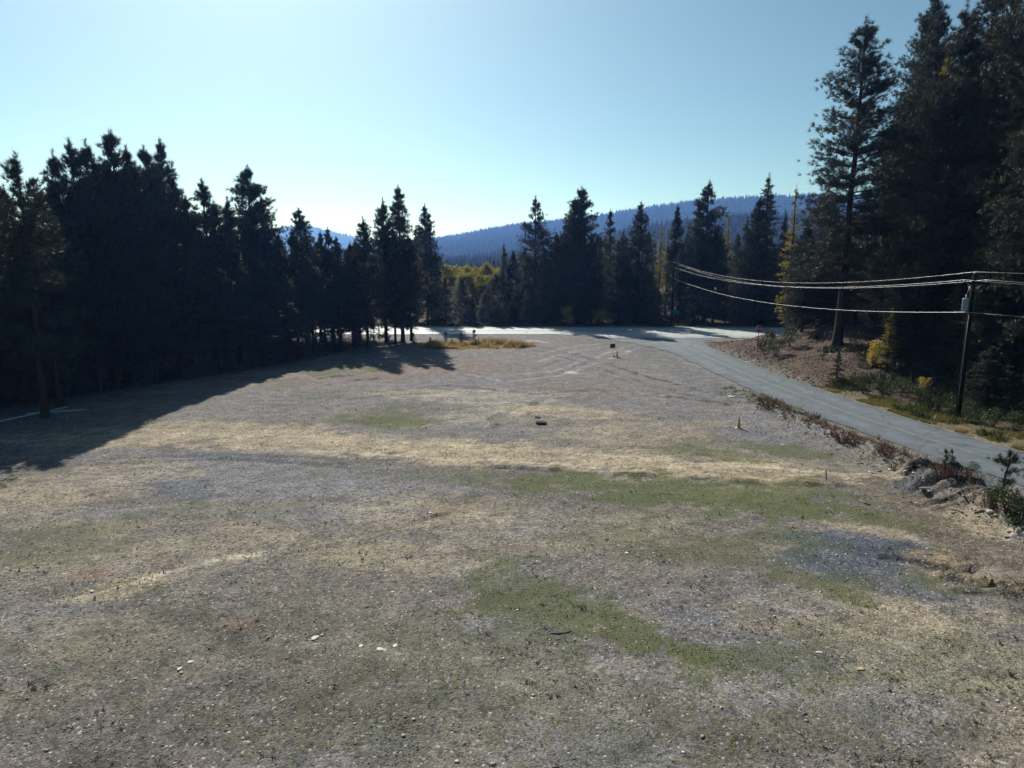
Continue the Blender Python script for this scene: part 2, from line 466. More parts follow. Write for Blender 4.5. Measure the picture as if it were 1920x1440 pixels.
TRACKS_AND_SHADE = [
    (SCARP[:4], 0.10, -0.2), (SCARP[2:], 0.12, -0.3),  # shade of the scarp's near face, painted as a dark line
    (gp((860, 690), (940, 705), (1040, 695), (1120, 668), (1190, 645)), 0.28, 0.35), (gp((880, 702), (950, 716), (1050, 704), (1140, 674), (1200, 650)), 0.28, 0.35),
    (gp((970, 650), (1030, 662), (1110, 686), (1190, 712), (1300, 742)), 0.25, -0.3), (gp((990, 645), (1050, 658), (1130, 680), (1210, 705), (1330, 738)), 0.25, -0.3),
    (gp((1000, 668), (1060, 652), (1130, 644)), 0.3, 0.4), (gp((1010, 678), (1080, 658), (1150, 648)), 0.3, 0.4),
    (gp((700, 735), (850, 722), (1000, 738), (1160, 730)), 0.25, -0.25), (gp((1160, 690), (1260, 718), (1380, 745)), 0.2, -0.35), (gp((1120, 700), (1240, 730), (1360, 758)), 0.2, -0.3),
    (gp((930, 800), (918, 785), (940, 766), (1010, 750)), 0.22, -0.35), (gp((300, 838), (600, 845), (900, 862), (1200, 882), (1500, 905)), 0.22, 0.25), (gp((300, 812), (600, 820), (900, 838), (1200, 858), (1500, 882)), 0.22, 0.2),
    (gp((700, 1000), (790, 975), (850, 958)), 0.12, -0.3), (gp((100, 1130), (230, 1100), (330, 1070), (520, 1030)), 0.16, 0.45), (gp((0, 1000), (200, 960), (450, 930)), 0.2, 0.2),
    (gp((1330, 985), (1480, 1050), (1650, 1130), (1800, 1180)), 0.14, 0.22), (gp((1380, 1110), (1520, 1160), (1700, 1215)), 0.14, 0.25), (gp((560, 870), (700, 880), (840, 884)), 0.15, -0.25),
    (gp((1655, 1047), (1700, 1053), (1750, 1064), (1800, 1069), (1825, 1059)), 0.14, -0.62), (gp((1765, 1083), (1830, 1094), (1925, 1106)), 0.14, -0.6), (gp((1780, 1105), (1860, 1112), (1925, 1117)), 0.13, -0.5),  # from here on: painted shade on the near faces of ruts and scarp
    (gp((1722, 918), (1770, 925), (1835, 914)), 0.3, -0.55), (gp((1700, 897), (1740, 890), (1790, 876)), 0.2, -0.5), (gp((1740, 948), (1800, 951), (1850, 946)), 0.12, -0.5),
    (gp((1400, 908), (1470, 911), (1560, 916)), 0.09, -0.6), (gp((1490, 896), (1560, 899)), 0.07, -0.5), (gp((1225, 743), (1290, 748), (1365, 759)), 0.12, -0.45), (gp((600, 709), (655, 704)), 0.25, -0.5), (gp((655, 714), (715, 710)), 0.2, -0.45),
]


def ellip(px, py, cx, cy_, rx, ry, ang):
    a = math.radians(ang); c, s = math.cos(a), math.sin(a)
    dx, dy = px - cx, py - cy_
    return np.hypot((dx * c + dy * s) / rx, (-dx * s + dy * c) / ry)


def ground_colours(x, y, z):
    front = y > 6
    px = np.where(front, to_px(x, np.maximum(y, 6), 0)[0], -9999); py = np.where(front, to_px(x, np.maximum(y, 6), 0)[1], 9999)
    n1 = fbm(x * 0.35, y * 0.35, 0, 4); n2 = fbm(x * 1.1, y * 1.1, 2, 4); n3 = fbm(x * 0.08, y * 0.16, 5, 3)
    col = C_BASE[None] * (0.72 + 0.56 * fbm(x * 0.22, y * 0.5, 4, 4))[:, None]
    m = sstep(0.52, 0.72, fbm(x * 0.15, y * 0.42, 1, 5))[:, None]
    col = col * (1 - 0.28 * m) + C_TAN * 0.28 * m
    m = sstep(0.55, 0.75, fbm(x * 0.13 + 9, y * 0.3 + 4, 3, 5))[:, None]
    col = col * (1 - 0.5 * m) + C_GRAV * 0.5 * m
    n4 = fbm(x * 2.6, y * 3.4, 6, 3)
    n5 = fbm(x * 0.45 + 11, y * 1.5 + 5, 7, 4)
    wob = 0.9 * (n1 - 0.5) + 0.9 * (n2 - 0.5) + 0.9 * (n4 - 0.5) + 0.8 * (n5 - 0.5)
    holes = 0.35 + 0.65 * sstep(0.36, 0.56, 0.5 * n4 + 0.5 * n5)
    lot = sstep(-60, -40, x) * sstep(132, 126, y)
    for c, cx, cy_, rx, ry, a, st in PATCH:
        d = ellip(px, py, cx, cy_, rx, ry, a) + wob
        k = (st * sstep(1.05, 0.82, d) * (holes if rx > 40 and c is not C_PATH and c is not C_DGRAV else 1.0))[:, None]
        col = col * (1 - k) + c * (0.86 + 0.28 * n2)[:, None] * k
    grass = np.zeros(len(x))
    for cx, cy_, rx, ry, a, st in GREEN:
        d = ellip(px, py, cx, cy_, rx, ry, a) + wob * 1.2
        grass = np.maximum(grass, st * sstep(1.12, 0.7, d))
    grass = np.maximum(grass, 0.18 * sstep(0.56, 0.72, fbm(x * 0.5 + 3, y * 0.7, 2, 4)) * (y < 60))
    # sweeping wheel tracks, paler where packed and darker where the gravel is turned up; scarp and rut lines paint in their shaded faces
    for pts, w, dk in TRACKS_AND_SHADE:
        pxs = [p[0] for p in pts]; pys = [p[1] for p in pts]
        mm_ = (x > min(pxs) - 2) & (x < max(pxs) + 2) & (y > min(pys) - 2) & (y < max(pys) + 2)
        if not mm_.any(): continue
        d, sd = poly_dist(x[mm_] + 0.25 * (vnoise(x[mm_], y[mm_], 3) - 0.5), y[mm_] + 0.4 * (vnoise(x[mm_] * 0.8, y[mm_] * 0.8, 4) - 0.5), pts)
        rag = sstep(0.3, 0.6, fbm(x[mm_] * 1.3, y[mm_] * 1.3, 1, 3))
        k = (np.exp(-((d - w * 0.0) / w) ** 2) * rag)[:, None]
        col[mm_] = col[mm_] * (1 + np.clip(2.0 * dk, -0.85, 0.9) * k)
    # forest litter: right bank and hillside, under the left stand, beyond the highway
    far_e = road_c(y) + 3.1
    lit = sstep(0.3, 2.2, x - far_e + 1.6 * (n2 - 0.5)) * (1 - sstep(90, 101, y))
    lit = np.maximum(lit, sstep(-1, 2, -(x - np.interp(y, [30, 53, 70, 78, 92, 100, 108], [-47, -41, -30, -25.5, -20.5, -19, -30])) + 3 * (n1 - 0.5)) * (1 - sstep(103, 106, y)))
    lit = np.maximum(lit, sstep(124.5, 126.5, y + 2 * (n1 - 0.5)))
    lc = C_LITTER[None] * (0.6 + 0.9 * n2)[:, None]
    mm = sstep(0.5, 0.7, fbm(x * 0.5, y * 0.5, 6, 4))[:, None] * 0.5
    lc = lc * (1 - mm) + np.array([0.10, 0.072, 0.048]) * mm
    col = col * (1 - lit[:, None]) + lc * lit[:, None]
    grass = grass * (1 - lit)
    # strip of soil along the highway and golden grass ground
    gd = sstep(1.2, 0.8, np.hypot((x + 5.5) / 8.5, (y - 94) / 5.2) + 0.5 * (n1 - 0.5))[:, None] * 0.8
    col = col * (1 - gd) + np.array([0.24, 0.19, 0.115]) * gd
    # shoulders: dark gravel beside both roads
    sh = sstep(101.5, 104.5, y + 1.2 * (n2 - 0.5)) * sstep(125, 123, y)
    sh = np.maximum(sh, 0.7 * sstep(1.3, 0.3, np.abs(x - road_c(y)) - 3.1 + 0.8 * (n2 - 0.5)) * (y > 55) * (x < road_c(y)))[:, None]
    col = col * (1 - sh) + (np.array([0.175, 0.175, 0.185]) * (0.8 + 0.4 * n2)[:, None]) * sh
    vg = (sstep(0.15, 0.8, x - far_e) * sstep(4.5, 2.2, x - far_e + 2 * (n1 - 0.5)) * sstep(66, 56, y))[:, None] * 0.7
    col = col * (1 - vg) + np.array([0.15, 0.12, 0.05]) * vg
    return np.clip(col, 0.02, 0.6), np.clip(grass, 0, 1)


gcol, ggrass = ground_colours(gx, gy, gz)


def ground_material():
    m, nt, out = new_mat("lot_ground")
    L = nt.links.new
    at = nt.nodes.new("ShaderNodeAttribute"); at.attribute_name = "col"
    ag = nt.nodes.new("ShaderNodeAttribute"); ag.attribute_name = "grass"
    geo_ = nt.nodes.new("ShaderNodeNewGeometry")

    def noise(scale, detail=5, rough=0.6):
        n = nt.nodes.new("ShaderNodeTexNoise"); n.inputs["Scale"].default_value = scale
        n.inputs["Detail"].default_value = detail; n.inputs["Roughness"].default_value = rough
        L(geo_.outputs["Position"], n.inputs["Vector"]); return n

    def mr(src, a, b, c, d, clamp=True):
        n = nt.nodes.new("ShaderNodeMapRange"); n.clamp = clamp
        for i, v in enumerate((a, b, c, d)): n.inputs[i + 1].default_value = v
        L(src, n.inputs[0]); return n.outputs[0]

    def mix(a, b, fac, mode='MIX', const=None):
        n = nt.nodes.new("ShaderNodeMix"); n.data_type = 'RGBA'; n.blend_type = mode
        if isinstance(fac, float): n.inputs[0].default_value = fac
        else: L(fac, n.inputs[0])
        L(a, n.inputs[6])
        if isinstance(b, tuple): n.inputs[7].default_value = (*b, 1)
        else: L(b, n.inputs[7])
        return n.outputs[2]
    n_big, n_mid, n_fin = noise(0.9, 5), noise(5.5, 6, 0.7), noise(26, 5, 0.75)
    vor = nt.nodes.new("ShaderNodeTexVoronoi"); vor.inputs["Scale"].default_value = 17; vor.inputs["Randomness"].default_value = 1
    L(geo_.outputs["Position"], vor.inputs["Vector"])
    vor2 = nt.nodes.new("ShaderNodeTexVoronoi"); vor2.inputs["Scale"].default_value = 7
    L(geo_.outputs["Position"], vor2.inputs["Vector"])

    def val(v):
        c = nt.nodes.new("ShaderNodeCombineColor")
        for i in range(3): L(v, c.inputs[i])
        return c.outputs[0]
    col = at.outputs["Color"]
    col = mix(col, val(mr(n_big.outputs["Fac"], 0.3, 0.7, 0.70, 1.32)), 1.0, 'MULTIPLY')
    col = mix(col, val(mr(n_mid.outputs["Fac"], 0.3, 0.7, 0.52, 1.48)), 1.0, 'MULTIPLY')
    col = mix(col, val(mr(n_fin.outputs["Fac"], 0.3, 0.7, 0.58, 1.42)), 1.0, 'MULTIPLY')
    sep = nt.nodes.new("ShaderNodeSeparateColor"); L(vor.outputs["Color"], sep.inputs[0])
    col = mix(col, val(mr(sep.outputs[0], 0, 1, 0.7, 1.32)), 1.0, 'MULTIPLY')
    col = mix(col, (0.55, 0.53, 0.50), mr(sep.outputs[1], 0.965, 0.985, 0, 0.75))
    sep2 = nt.nodes.new("ShaderNodeSeparateColor"); L(vor2.outputs["Color"], sep2.inputs[0])
    col = mix(col, (0.06, 0.055, 0.045), mr(sep2.outputs[1], 0.9, 0.96, 0, 0.55))
    n_cl = noise(3.4, 4, 0.65); n_c2 = noise(9.0, 4, 0.7)
    col = mix(col, val(mr(n_cl.outputs["Fac"], 0.56, 0.62, 1.0, 0.62)), 1.0, 'MULTIPLY')
    col = mix(col, val(mr(n_c2.outputs["Fac"], 0.57, 0.64, 1.0, 0.60)), 1.0, 'MULTIPLY')
    col = mix(col, val(mr(n_c2.outputs["Fac"], 0.40, 0.33, 1.0, 1.45)), 1.0, 'MULTIPLY')
    # green tinge where the grass mask beats a ragged threshold
    ad = nt.nodes.new("ShaderNodeMath"); ad.operation = 'ADD'
    L(ag.outputs["Fac"], ad.inputs[0]); L(mr(n_mid.outputs["Fac"], 0.28, 0.72, -0.95, 0.4), ad.inputs[1])
    gm = mr(ad.outputs[0], 0.02, 0.45, 0, 0.8)
    gcol_ = mix(val(n_fin.outputs["Fac"]), (0.165, 0.205, 0.07), 1.0, 'MULTIPLY')
    col = mix(col, gcol_, gm)
    b = nt.nodes.new("ShaderNodeBsdfPrincipled"); b.inputs["Roughness"].default_value = 0.95
    b.inputs["Specular IOR Level"].default_value = 0.15
    L(col, b.inputs["Base Color"])
    h1 = nt.nodes.new("ShaderNodeMath"); h1.operation = 'MULTIPLY_ADD'; h1.inputs[1].default_value = 0.5
    L(n_fin.outputs["Fac"], h1.inputs[0]); L(n_mid.outputs["Fac"], h1.inputs[2])
    h2 = nt.nodes.new("ShaderNodeMath"); h2.operation = 'MULTIPLY_ADD'; h2.inputs[1].default_value = -0.35
    L(vor.outputs["Distance"], h2.inputs[0]); L(h1.outputs[0], h2.inputs[2])
    bp = nt.nodes.new("ShaderNodeBump"); bp.inputs["Strength"].default_value = 0.75; bp.inputs["Distance"].default_value = 0.07
    L(h2.outputs[0], bp.inputs["Height"]); L(bp.outputs[0], b.inputs["Normal"])
    L(b.outputs[0], out.inputs[0])
    return m


M_GROUND = ground_material()
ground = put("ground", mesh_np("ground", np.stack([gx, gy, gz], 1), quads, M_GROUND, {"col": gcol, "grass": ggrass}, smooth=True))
tag(ground, kind="structure")


# ------------------------------------------------------------------ roads
def asphalt(name, col, rough=0.6, spec=0.4):
    m, nt, out = new_mat(name); L = nt.links.new
    g = nt.nodes.new("ShaderNodeNewGeometry")
    at = nt.nodes.new("ShaderNodeAttribute"); at.attribute_name = "wear"
    n1 = nt.nodes.new("ShaderNodeTexNoise"); n1.inputs["Scale"].default_value = 0.7; n1.inputs["Detail"].default_value = 7; n1.inputs["Roughness"].default_value = 0.65
    n2 = nt.nodes.new("ShaderNodeTexNoise"); n2.inputs["Scale"].default_value = 45; n2.inputs["Detail"].default_value = 3
    L(g.outputs["Position"], n1.inputs["Vector"]); L(g.outputs["Position"], n2.inputs["Vector"])
    cr = nt.nodes.new("ShaderNodeValToRGB"); c = np.array(col)
    cr.color_ramp.elements[0].position = 0.3; cr.color_ramp.elements[1].position = 0.72
    cr.color_ramp.elements[0].color = (*c * 0.72, 1); cr.color_ramp.elements[1].color = (*c * 1.18, 1)
    L(n1.outputs["Fac"], cr.inputs[0])
    mx = nt.nodes.new("ShaderNodeMix"); mx.data_type = 'RGBA'; mx.blend_type = 'MULTIPLY'; mx.inputs[0].default_value = 1
    mr = nt.nodes.new("ShaderNodeMapRange"); mr.inputs[1].default_value = 0.3; mr.inputs[2].default_value = 0.7; mr.inputs[3].default_value = 0.75; mr.inputs[4].default_value = 1.25
    L(n2.outputs["Fac"], mr.inputs[0])
    cc = nt.nodes.new("ShaderNodeCombineColor")
    for i in range(3): L(mr.outputs[0], cc.inputs[i])
    L(cr.outputs[0], mx.inputs[6]); L(cc.outputs[0], mx.inputs[7])
    m2 = nt.nodes.new("ShaderNodeMix"); m2.data_type = 'RGBA'; m2.blend_type = 'MULTIPLY'; m2.inputs[0].default_value = 1
    c2 = nt.nodes.new("ShaderNodeCombineColor")
    for i in range(3): L(at.outputs["Fac"], c2.inputs[i])
    L(mx.outputs[2], m2.inputs[6]); L(c2.outputs[0], m2.inputs[7])
    # wandering cracks and darker seal lines
    dn = nt.nodes.new("ShaderNodeTexNoise"); dn.inputs["Scale"].default_value = 1.3; dn.inputs["Detail"].default_value = 4
    L(g.outputs["Position"], dn.inputs["Vector"])
    va = nt.nodes.new("ShaderNodeVectorMath"); va.operation = 'MULTIPLY_ADD'; va.inputs[1].default_value = (1.6, 1.6, 0)
    L(dn.outputs["Color"], va.inputs[0]); L(g.outputs["Position"], va.inputs[2])
    vc = nt.nodes.new("ShaderNodeTexVoronoi"); vc.feature = 'DISTANCE_TO_EDGE'; vc.inputs["Scale"].default_value = 0.21
    L(va.outputs[0], vc.inputs["Vector"])
    cm = nt.nodes.new("ShaderNodeMapRange"); cm.inputs[1].default_value = 0.004; cm.inputs[2].default_value = 0.016; cm.inputs[3].default_value = 0.62; cm.inputs[4].default_value = 1.0
    L(vc.outputs["Distance"], cm.inputs[0])
    m3 = nt.nodes.new("ShaderNodeMix"); m3.data_type = 'RGBA'; m3.blend_type = 'MULTIPLY'; m3.inputs[0].default_value = 1
    c3 = nt.nodes.new("ShaderNodeCombineColor")
    for i in range(3): L(cm.outputs[0], c3.inputs[i])
    L(m2.outputs[2], m3.inputs[6]); L(c3.outputs[0], m3.inputs[7])
    b = nt.nodes.new("ShaderNodeBsdfPrincipled"); b.inputs["Roughness"].default_value = rough; b.inputs["Specular IOR Level"].default_value = spec
    L(m3.outputs[2], b.inputs["Base Color"])
    bp = nt.nodes.new("ShaderNodeBump"); bp.inputs["Strength"].default_value = 0.35; bp.inputs["Distance"].default_value = 0.01
    L(n2.outputs["Fac"], bp.inputs["Height"]); L(bp.outputs[0], b.inputs["Normal"])
    L(b.outputs[0], out.inputs[0])
    return m


def strip(name, yv, lf, rf, z, mat, nw=12, wear=None):
    """sheet between two edge curves x = lf(y) and x = rf(y)"""
    yv = np.asarray(yv, float); t = np.linspace(0, 1, nw + 1)
    l, r = lf(yv), rf(yv)
    X = l[:, None] * (1 - t) + r[:, None] * t
    Y = np.repeat(yv[:, None], nw + 1, 1)
    v = np.stack([X.ravel(), Y.ravel(), np.full(X.size, z)], 1)
    i = np.arange(X.size).reshape(X.shape)
    q = np.stack([i[:-1, :-1].ravel(), i[:-1, 1:].ravel(), i[1:, 1:].ravel(), i[1:, :-1].ravel()], 1)
    w = np.ones(X.size) if wear is None else wear(X.ravel(), Y.ravel())
    return tag(put(name, mesh_np(name, v, q, mat, {"wear": w}, smooth=True)), kind="structure")


M_ROAD = asphalt("old_asphalt", (0.120, 0.143, 0.166), 0.75, 0.25)
M_HWY = asphalt("pale_highway_asphalt", (0.50, 0.54, 0.56), 0.55, 0.4)
M_LINE = plain("white_road_paint", (0.78, 0.78, 0.74), 0.6, var=0.12, scale=3)
M_YLINE = plain("faded_yellow_paint", (0.36, 0.31, 0.16), 0.7, var=0.4, scale=2.5)
M_FADED = plain("worn_centre_paint", (0.20, 0.215, 0.205), 0.75, var=0.3, scale=1.5)


def edge_wob(y, k):
    return 0.34 * (fbm(y * 0.8, y * 0 + k, k, 4) - 0.5) * 2


def side_wear(X, Y):
    u = (X - road_c(Y)) / 3.1
    tr = np.exp(-((np.abs(u) - 0.5) / 0.16) ** 2)
    return 0.94 + 0.20 * tr - 0.12 * sstep(0.86, 1.0, np.abs(u)) + 0.12 * (fbm(X * 0.5, Y * 0.12, 2, 3) - 0.5) + 0.06 * np.exp(-((Y - 98) / 10) ** 2) * 4


yv = np.concatenate([np.linspace(-60, 20, 30)[:-1], np.linspace(20, 104, 170)])
strip("side_road", yv, lambda y: np.where(y > 84, junction_left(y), road_c(y) - 3.1) + edge_wob(y, 1),
      lambda y: np.where(y > 88, junction_right(y), road_c(y) + 3.1) + edge_wob(y, 3), 0.020, M_ROAD, 18, side_wear)
yj = np.linspace(103.9, HW0 + 0.2, 20)
strip("road_junction", yj, lambda y: junction_left(y), lambda y: junction_right(y), 0.024, M_HWY, 30, lambda X, Y: 0.62 + 0.3 * sstep(104, 109, Y))


def hwy_sheet(name, y0, y1, z, mat, x0=-400, x1=400, n=200):
    xv = np.linspace(x0, x1, n); t = np.linspace(0, 1, 9)
    X, T = np.meshgrid(xv, t)
    Y = y0 + (y1 - y0) * T
    i = np.arange(X.size).reshape(X.shape)
    q = np.stack([i[:-1, :-1].ravel(), i[:-1, 1:].ravel(), i[1:, 1:].ravel(), i[1:, :-1].ravel()], 1)
    u = Y.ravel()
    w = 0.93 + 0.12 * np.cos((u - 113.3) / 3.7 * 4 * math.pi) * 0.7
    w = w * (1 - 0.25 * sstep(119.2, 121, u))
    return tag(put(name, mesh_np(name, np.stack([X.ravel(), u, np.full(X.size, z)], 1), q, mat, {"wear": w})), kind="structure")


hwy_sheet("highway", HW0, HW1, 0.030, M_HWY)
hwy_sheet("road_marking", 111.35, 111.53, 0.036, M_LINE)
hwy_sheet("road_marking", 118.85, 119.03, 0.036, M_LINE)
hwy_sheet("road_marking", 115.02, 115.14, 0.036, M_YLINE)
hwy_sheet("road_marking", 115.28, 115.40, 0.036, M_YLINE)
yl = np.linspace(-40, 96, 220)
strip("road_marking", yl, lambda y: road_c(y) - 0.15, lambda y: road_c(y) - 0.06, 0.026, M_FADED, 1)
strip("road_marking", yl, lambda y: road_c(y) + 0.06, lambda y: road_c(y) + 0.15, 0.026, M_FADED, 1)


# ------------------------------------------------------------------ far hills and the distant wood
def rough_cones(P, H, R, r_, sides=6, tiers=2):
    """many little spired trees joined in one mesh"""
    n = len(P); ang = r_.random(n) * 6.28
    V, Fc, tone = [], [], []
    off = 0
    tn = r_.random(n)
    for k in range(tiers):
        zb = 0.04 + 0.42 * k / tiers * 1.3; zt = 0.62 + 0.38 * (k + 1) / tiers if k == tiers - 1 else 0.74
        rr = R * (1.0 - 0.42 * k)
        a = ang[:, None] + k * 0.5 + np.arange(sides)[None] * (2 * math.pi / sides)
        jit = 0.65 + 0.7 * r_.random((n, sides))
        ring = np.stack([P[:, None, 0] + np.cos(a) * rr[:, None] * jit, P[:, None, 1] + np.sin(a) * rr[:, None] * jit,
                         P[:, None, 2] + (zb + 0.1 * (r_.random((n, sides)) - 0.5)) * H[:, None]], 2)
        apex = np.stack([P[:, 0], P[:, 1], P[:, 2] + zt * H], 1)[:, None]
        v = np.concatenate([ring, apex], 1).reshape(-1, 3)
        base = off + np.arange(n)[:, None] * (sides + 1)
        j = np.arange(sides)[None]
        f = np.stack([base + j, base + (j + 1) % sides, np.broadcast_to(base + sides, (n, sides))], 2).reshape(-1, 3)
        V.append(v); Fc.append(f); tone.append(np.repeat(tn, sides + 1)); off += len(v)
    return np.concatenate(V), np.concatenate(Fc), np.concatenate(tone)


M_FARWOOD = leaf_mat("distant_conifers", (0.014, 0.02, 0.011), (0.034, 0.042, 0.02), 0.0, 0.0, 0.0)
M_HILLSOIL = plain("hill_forest_floor", (0.025, 0.03, 0.016), 1.0, var=0.3, scale=0.02, spec=0.0)


def ridge_hill(name, D, ridge, front, back, wood=0, seed=1, tree_h=22.0, detail=1.0, zamp=1.0):
    """a hill whose crest follows picture points (px, py) at depth D"""
    pts = [((p - 960) / F_PX * D * 1.0, height_for(q, D)) for p, q in ridge]
    rx = [p[0] for p in pts]; rz = [p[1] for p in pts]
    xv = np.linspace(rx[0], rx[-1], 150); tv = np.concatenate([np.linspace(0, 1, 30), np.linspace(1, 2, 12)[1:]])

    def hz(x, y):
        top = np.interp(x, rx, rz)
        t = np.where(y < D, (y - (D - front)) / front, 1 - (y - D) / back)
        t = np.clip(t, -0.05, 1)
        n = fbm(x / (0.18 * D), y / (0.18 * D), seed, 4) - 0.5
        return top * (np.sign(t) * np.abs(t) ** 1.15) + zamp * 0.25 * top * n * sstep(0.0, 0.4, t) * (1 - sstep(0.75, 0.97, t)) - 3
    X, T = np.meshgrid(xv, tv)
    Y = np.where(T <= 1, D - front + T * front, D + (T - 1) * back)
    Z = hz(X.ravel(), Y.ravel())
    i = np.arange(X.size).reshape(X.shape)
    q = np.stack([i[:-1, :-1].ravel(), i[:-1, 1:].ravel(), i[1:, 1:].ravel(), i[1:, :-1].ravel()], 1)
    tag(put(name, mesh_np(name, np.stack([X.ravel(), Y.ravel(), Z], 1), q, M_HILLSOIL, smooth=True)), kind="structure")
    if wood:
        r_ = np.random.default_rng(seed)
        x = r_.uniform(rx[0], rx[-1], wood); t = r_.random(wood) ** 0.8 * 1.06
        y = np.where(t <= 1, D - front + t * front, D + (t - 1) * back)
        k = np.abs(x / y) < 0.8
        x, y = x[k], y[k]
        dens = fbm(x / 90, y / 90, seed + 3, 3)
        k = dens + 0.3 * r_.random(len(x)) > 0.36
        x, y = x[k], y[k]
        z = hz(x, y)
        H = tree_h * (0.6 + 0.6 * r_.random(len(x)) ** 2)
        v, f, tn = rough_cones(np.stack([x, y, z - 0.5], 1), H, H * (0.17 + 0.10 * r_.random(len(x))), r_, 5, 2)
        tag(put("hillside_forest", mesh_np("hillside_forest", v, f, M_FARWOOD, {"tone": tn})), kind="stuff")
    return hz


ridge_hill("mountain", 5000, [(250, 492), (380, 470), (470, 446), (525, 431), (560, 424), (590, 423), (620, 432), (655, 440), (700, 452), (780, 452), (860, 470), (950, 492)], 1300, 900, 9000, 4, 22)
ridge_hill("hill", 2700, [(560, 491), (640, 478), (720, 466), (800, 452), (870, 441), (920, 430), (965, 423), (1050, 413), (1120, 404), (1200, 391), (1300, 376), (1380, 371), (1500, 366), (1620, 372), (1800, 360), (2000, 380), (2300, 430), (2600, 480)], 1350, 900, 60000, 6, 17)
ridge_hill("foothill", 1150, [(860, 496), (960, 482), (1050, 463), (1150, 446), (1250, 424), (1330, 412), (1430, 410), (1550, 405), (1700, 395), (1900, 400), (2200, 440), (2500, 480)], 520, 500, 12000, 2, 18)

# the flat wood between the highway row and the hills: too many trunks to count
r2 = np.random.default_rng(21)
n = 5200
yy = 330 * (1250 / 330) ** r2.random(n); xx = r2.uniform(-0.85, 0.85, n) * yy
HH = r2.uniform(12, 25, n)
cap = np.interp(960 + F_PX * xx / yy, [0, 400, 800, 830, 960, 1100, 1300, 2000], [440, 440, 470, 478, 470, 440, 415, 380])
HH = np.minimum(HH, np.maximum(5, height_for(cap + r2.uniform(0, 22, n), yy)))
v, f, tn = rough_cones(np.stack([xx, yy, np.full(n, -0.3)], 1), HH, HH * r2.uniform(0.10, 0.16, n), r2, 7, 3)
tag(put("distant_forest", mesh_np("distant_forest", v, f, M_FARWOOD, {"tone": tn})), kind="stuff")


# ------------------------------------------------------------------ tree builders (prototypes share their meshes with every copy)
def unit(a):
    return a / np.maximum(np.linalg.norm(a, axis=-1, keepdims=True), 1e-9)


def sprays(C, D, n, length, width, r_, spread=0.9, flat=0.0):
    """n thin needle blades fanning out of each centre C around direction D"""
    N = len(C)
    d = D[:, None] + spread * r_.normal(size=(N, n, 3))
    if flat: d[..., 2] *= (1 - flat)
    d = unit(d)
    L = (length * (0.6 + 0.6 * r_.random((N, n))))[..., None]
    side = unit(np.cross(d, r_.normal(size=(N, n, 3)))) * (width * (0.7 + 0.6 * r_.random((N, n))))[..., None] * 0.5
    base = C[:, None] + 0.12 * length * r_.normal(size=(N, n, 3))
    a = base + side; b = base - side; t = base + d * L
    V = np.stack([a, b, t], 2).reshape(-1, 3)
    F = np.arange(len(V)).reshape(-1, 3)
    tone = np.clip(np.repeat(r_.random(N), n) * 0.75 + 0.25 * r_.random(N * n), 0, 1)
    return V, F, np.repeat(tone, 3)


def prisms(A, B, ra, rb):
    """thin three-sided sticks from A to B"""
    d = unit(B - A); h = np.where(np.abs(d[:, 2:3]) < 0.9, np.array([[0, 0, 1.0]]), np.array([[1.0, 0, 0]]))
    u = unit(np.cross(d, h)); w = np.cross(u, d)
    V = []
    for P, r in ((A, ra), (B, rb)):
        for k in range(3):
            V.append(P + (u * math.cos(2.094 * k) + w * math.sin(2.094 * k)) * np.reshape(r, (-1, 1)))
    V = np.stack(V, 1).reshape(-1, 3)
    o = np.arange(len(A))[:, None] * 6
    Q = np.concatenate([o + np.array([[k, (k + 1) % 3, 3 + (k + 1) % 3, 3 + k]]) for k in range(3)], 0)
    return V, Q


def trunk_arrays(H, r0, r_, lean=0.0, n=9, top=0.97, bend=0.06):
    zs = np.linspace(-0.4, H * top, 14)
    cx = bend * np.cumsum(r_.normal(size=14)) * 0.5; cy_ = bend * np.cumsum(r_.normal(size=14)) * 0.5
    cx -= cx[0]; cy_ -= cy_[0]
    t = np.clip(zs / H, 0, 1)
    rad = r0 * (1 - t) ** 0.8 + 0.02 + r0 * 0.45 * np.exp(-np.maximum(zs, 0) / 0.5)
    a = np.arange(n) * 2 * math.pi / n
    V = np.stack([cx[:, None] + np.cos(a) * rad[:, None], cy_[:, None] + np.sin(a) * rad[:, None], np.repeat(zs[:, None], n, 1)], 2).reshape(-1, 3)
    i = np.arange(14 * n).reshape(14, n)
    Q = np.stack([i[:-1].ravel(), np.roll(i, -1, 1)[:-1].ravel(), np.roll(i, -1, 1)[1:].ravel(), i[1:].ravel()], 1)
    return V, Q, (lambda z: (np.interp(z, zs, cx), np.interp(z, zs, cy_)))


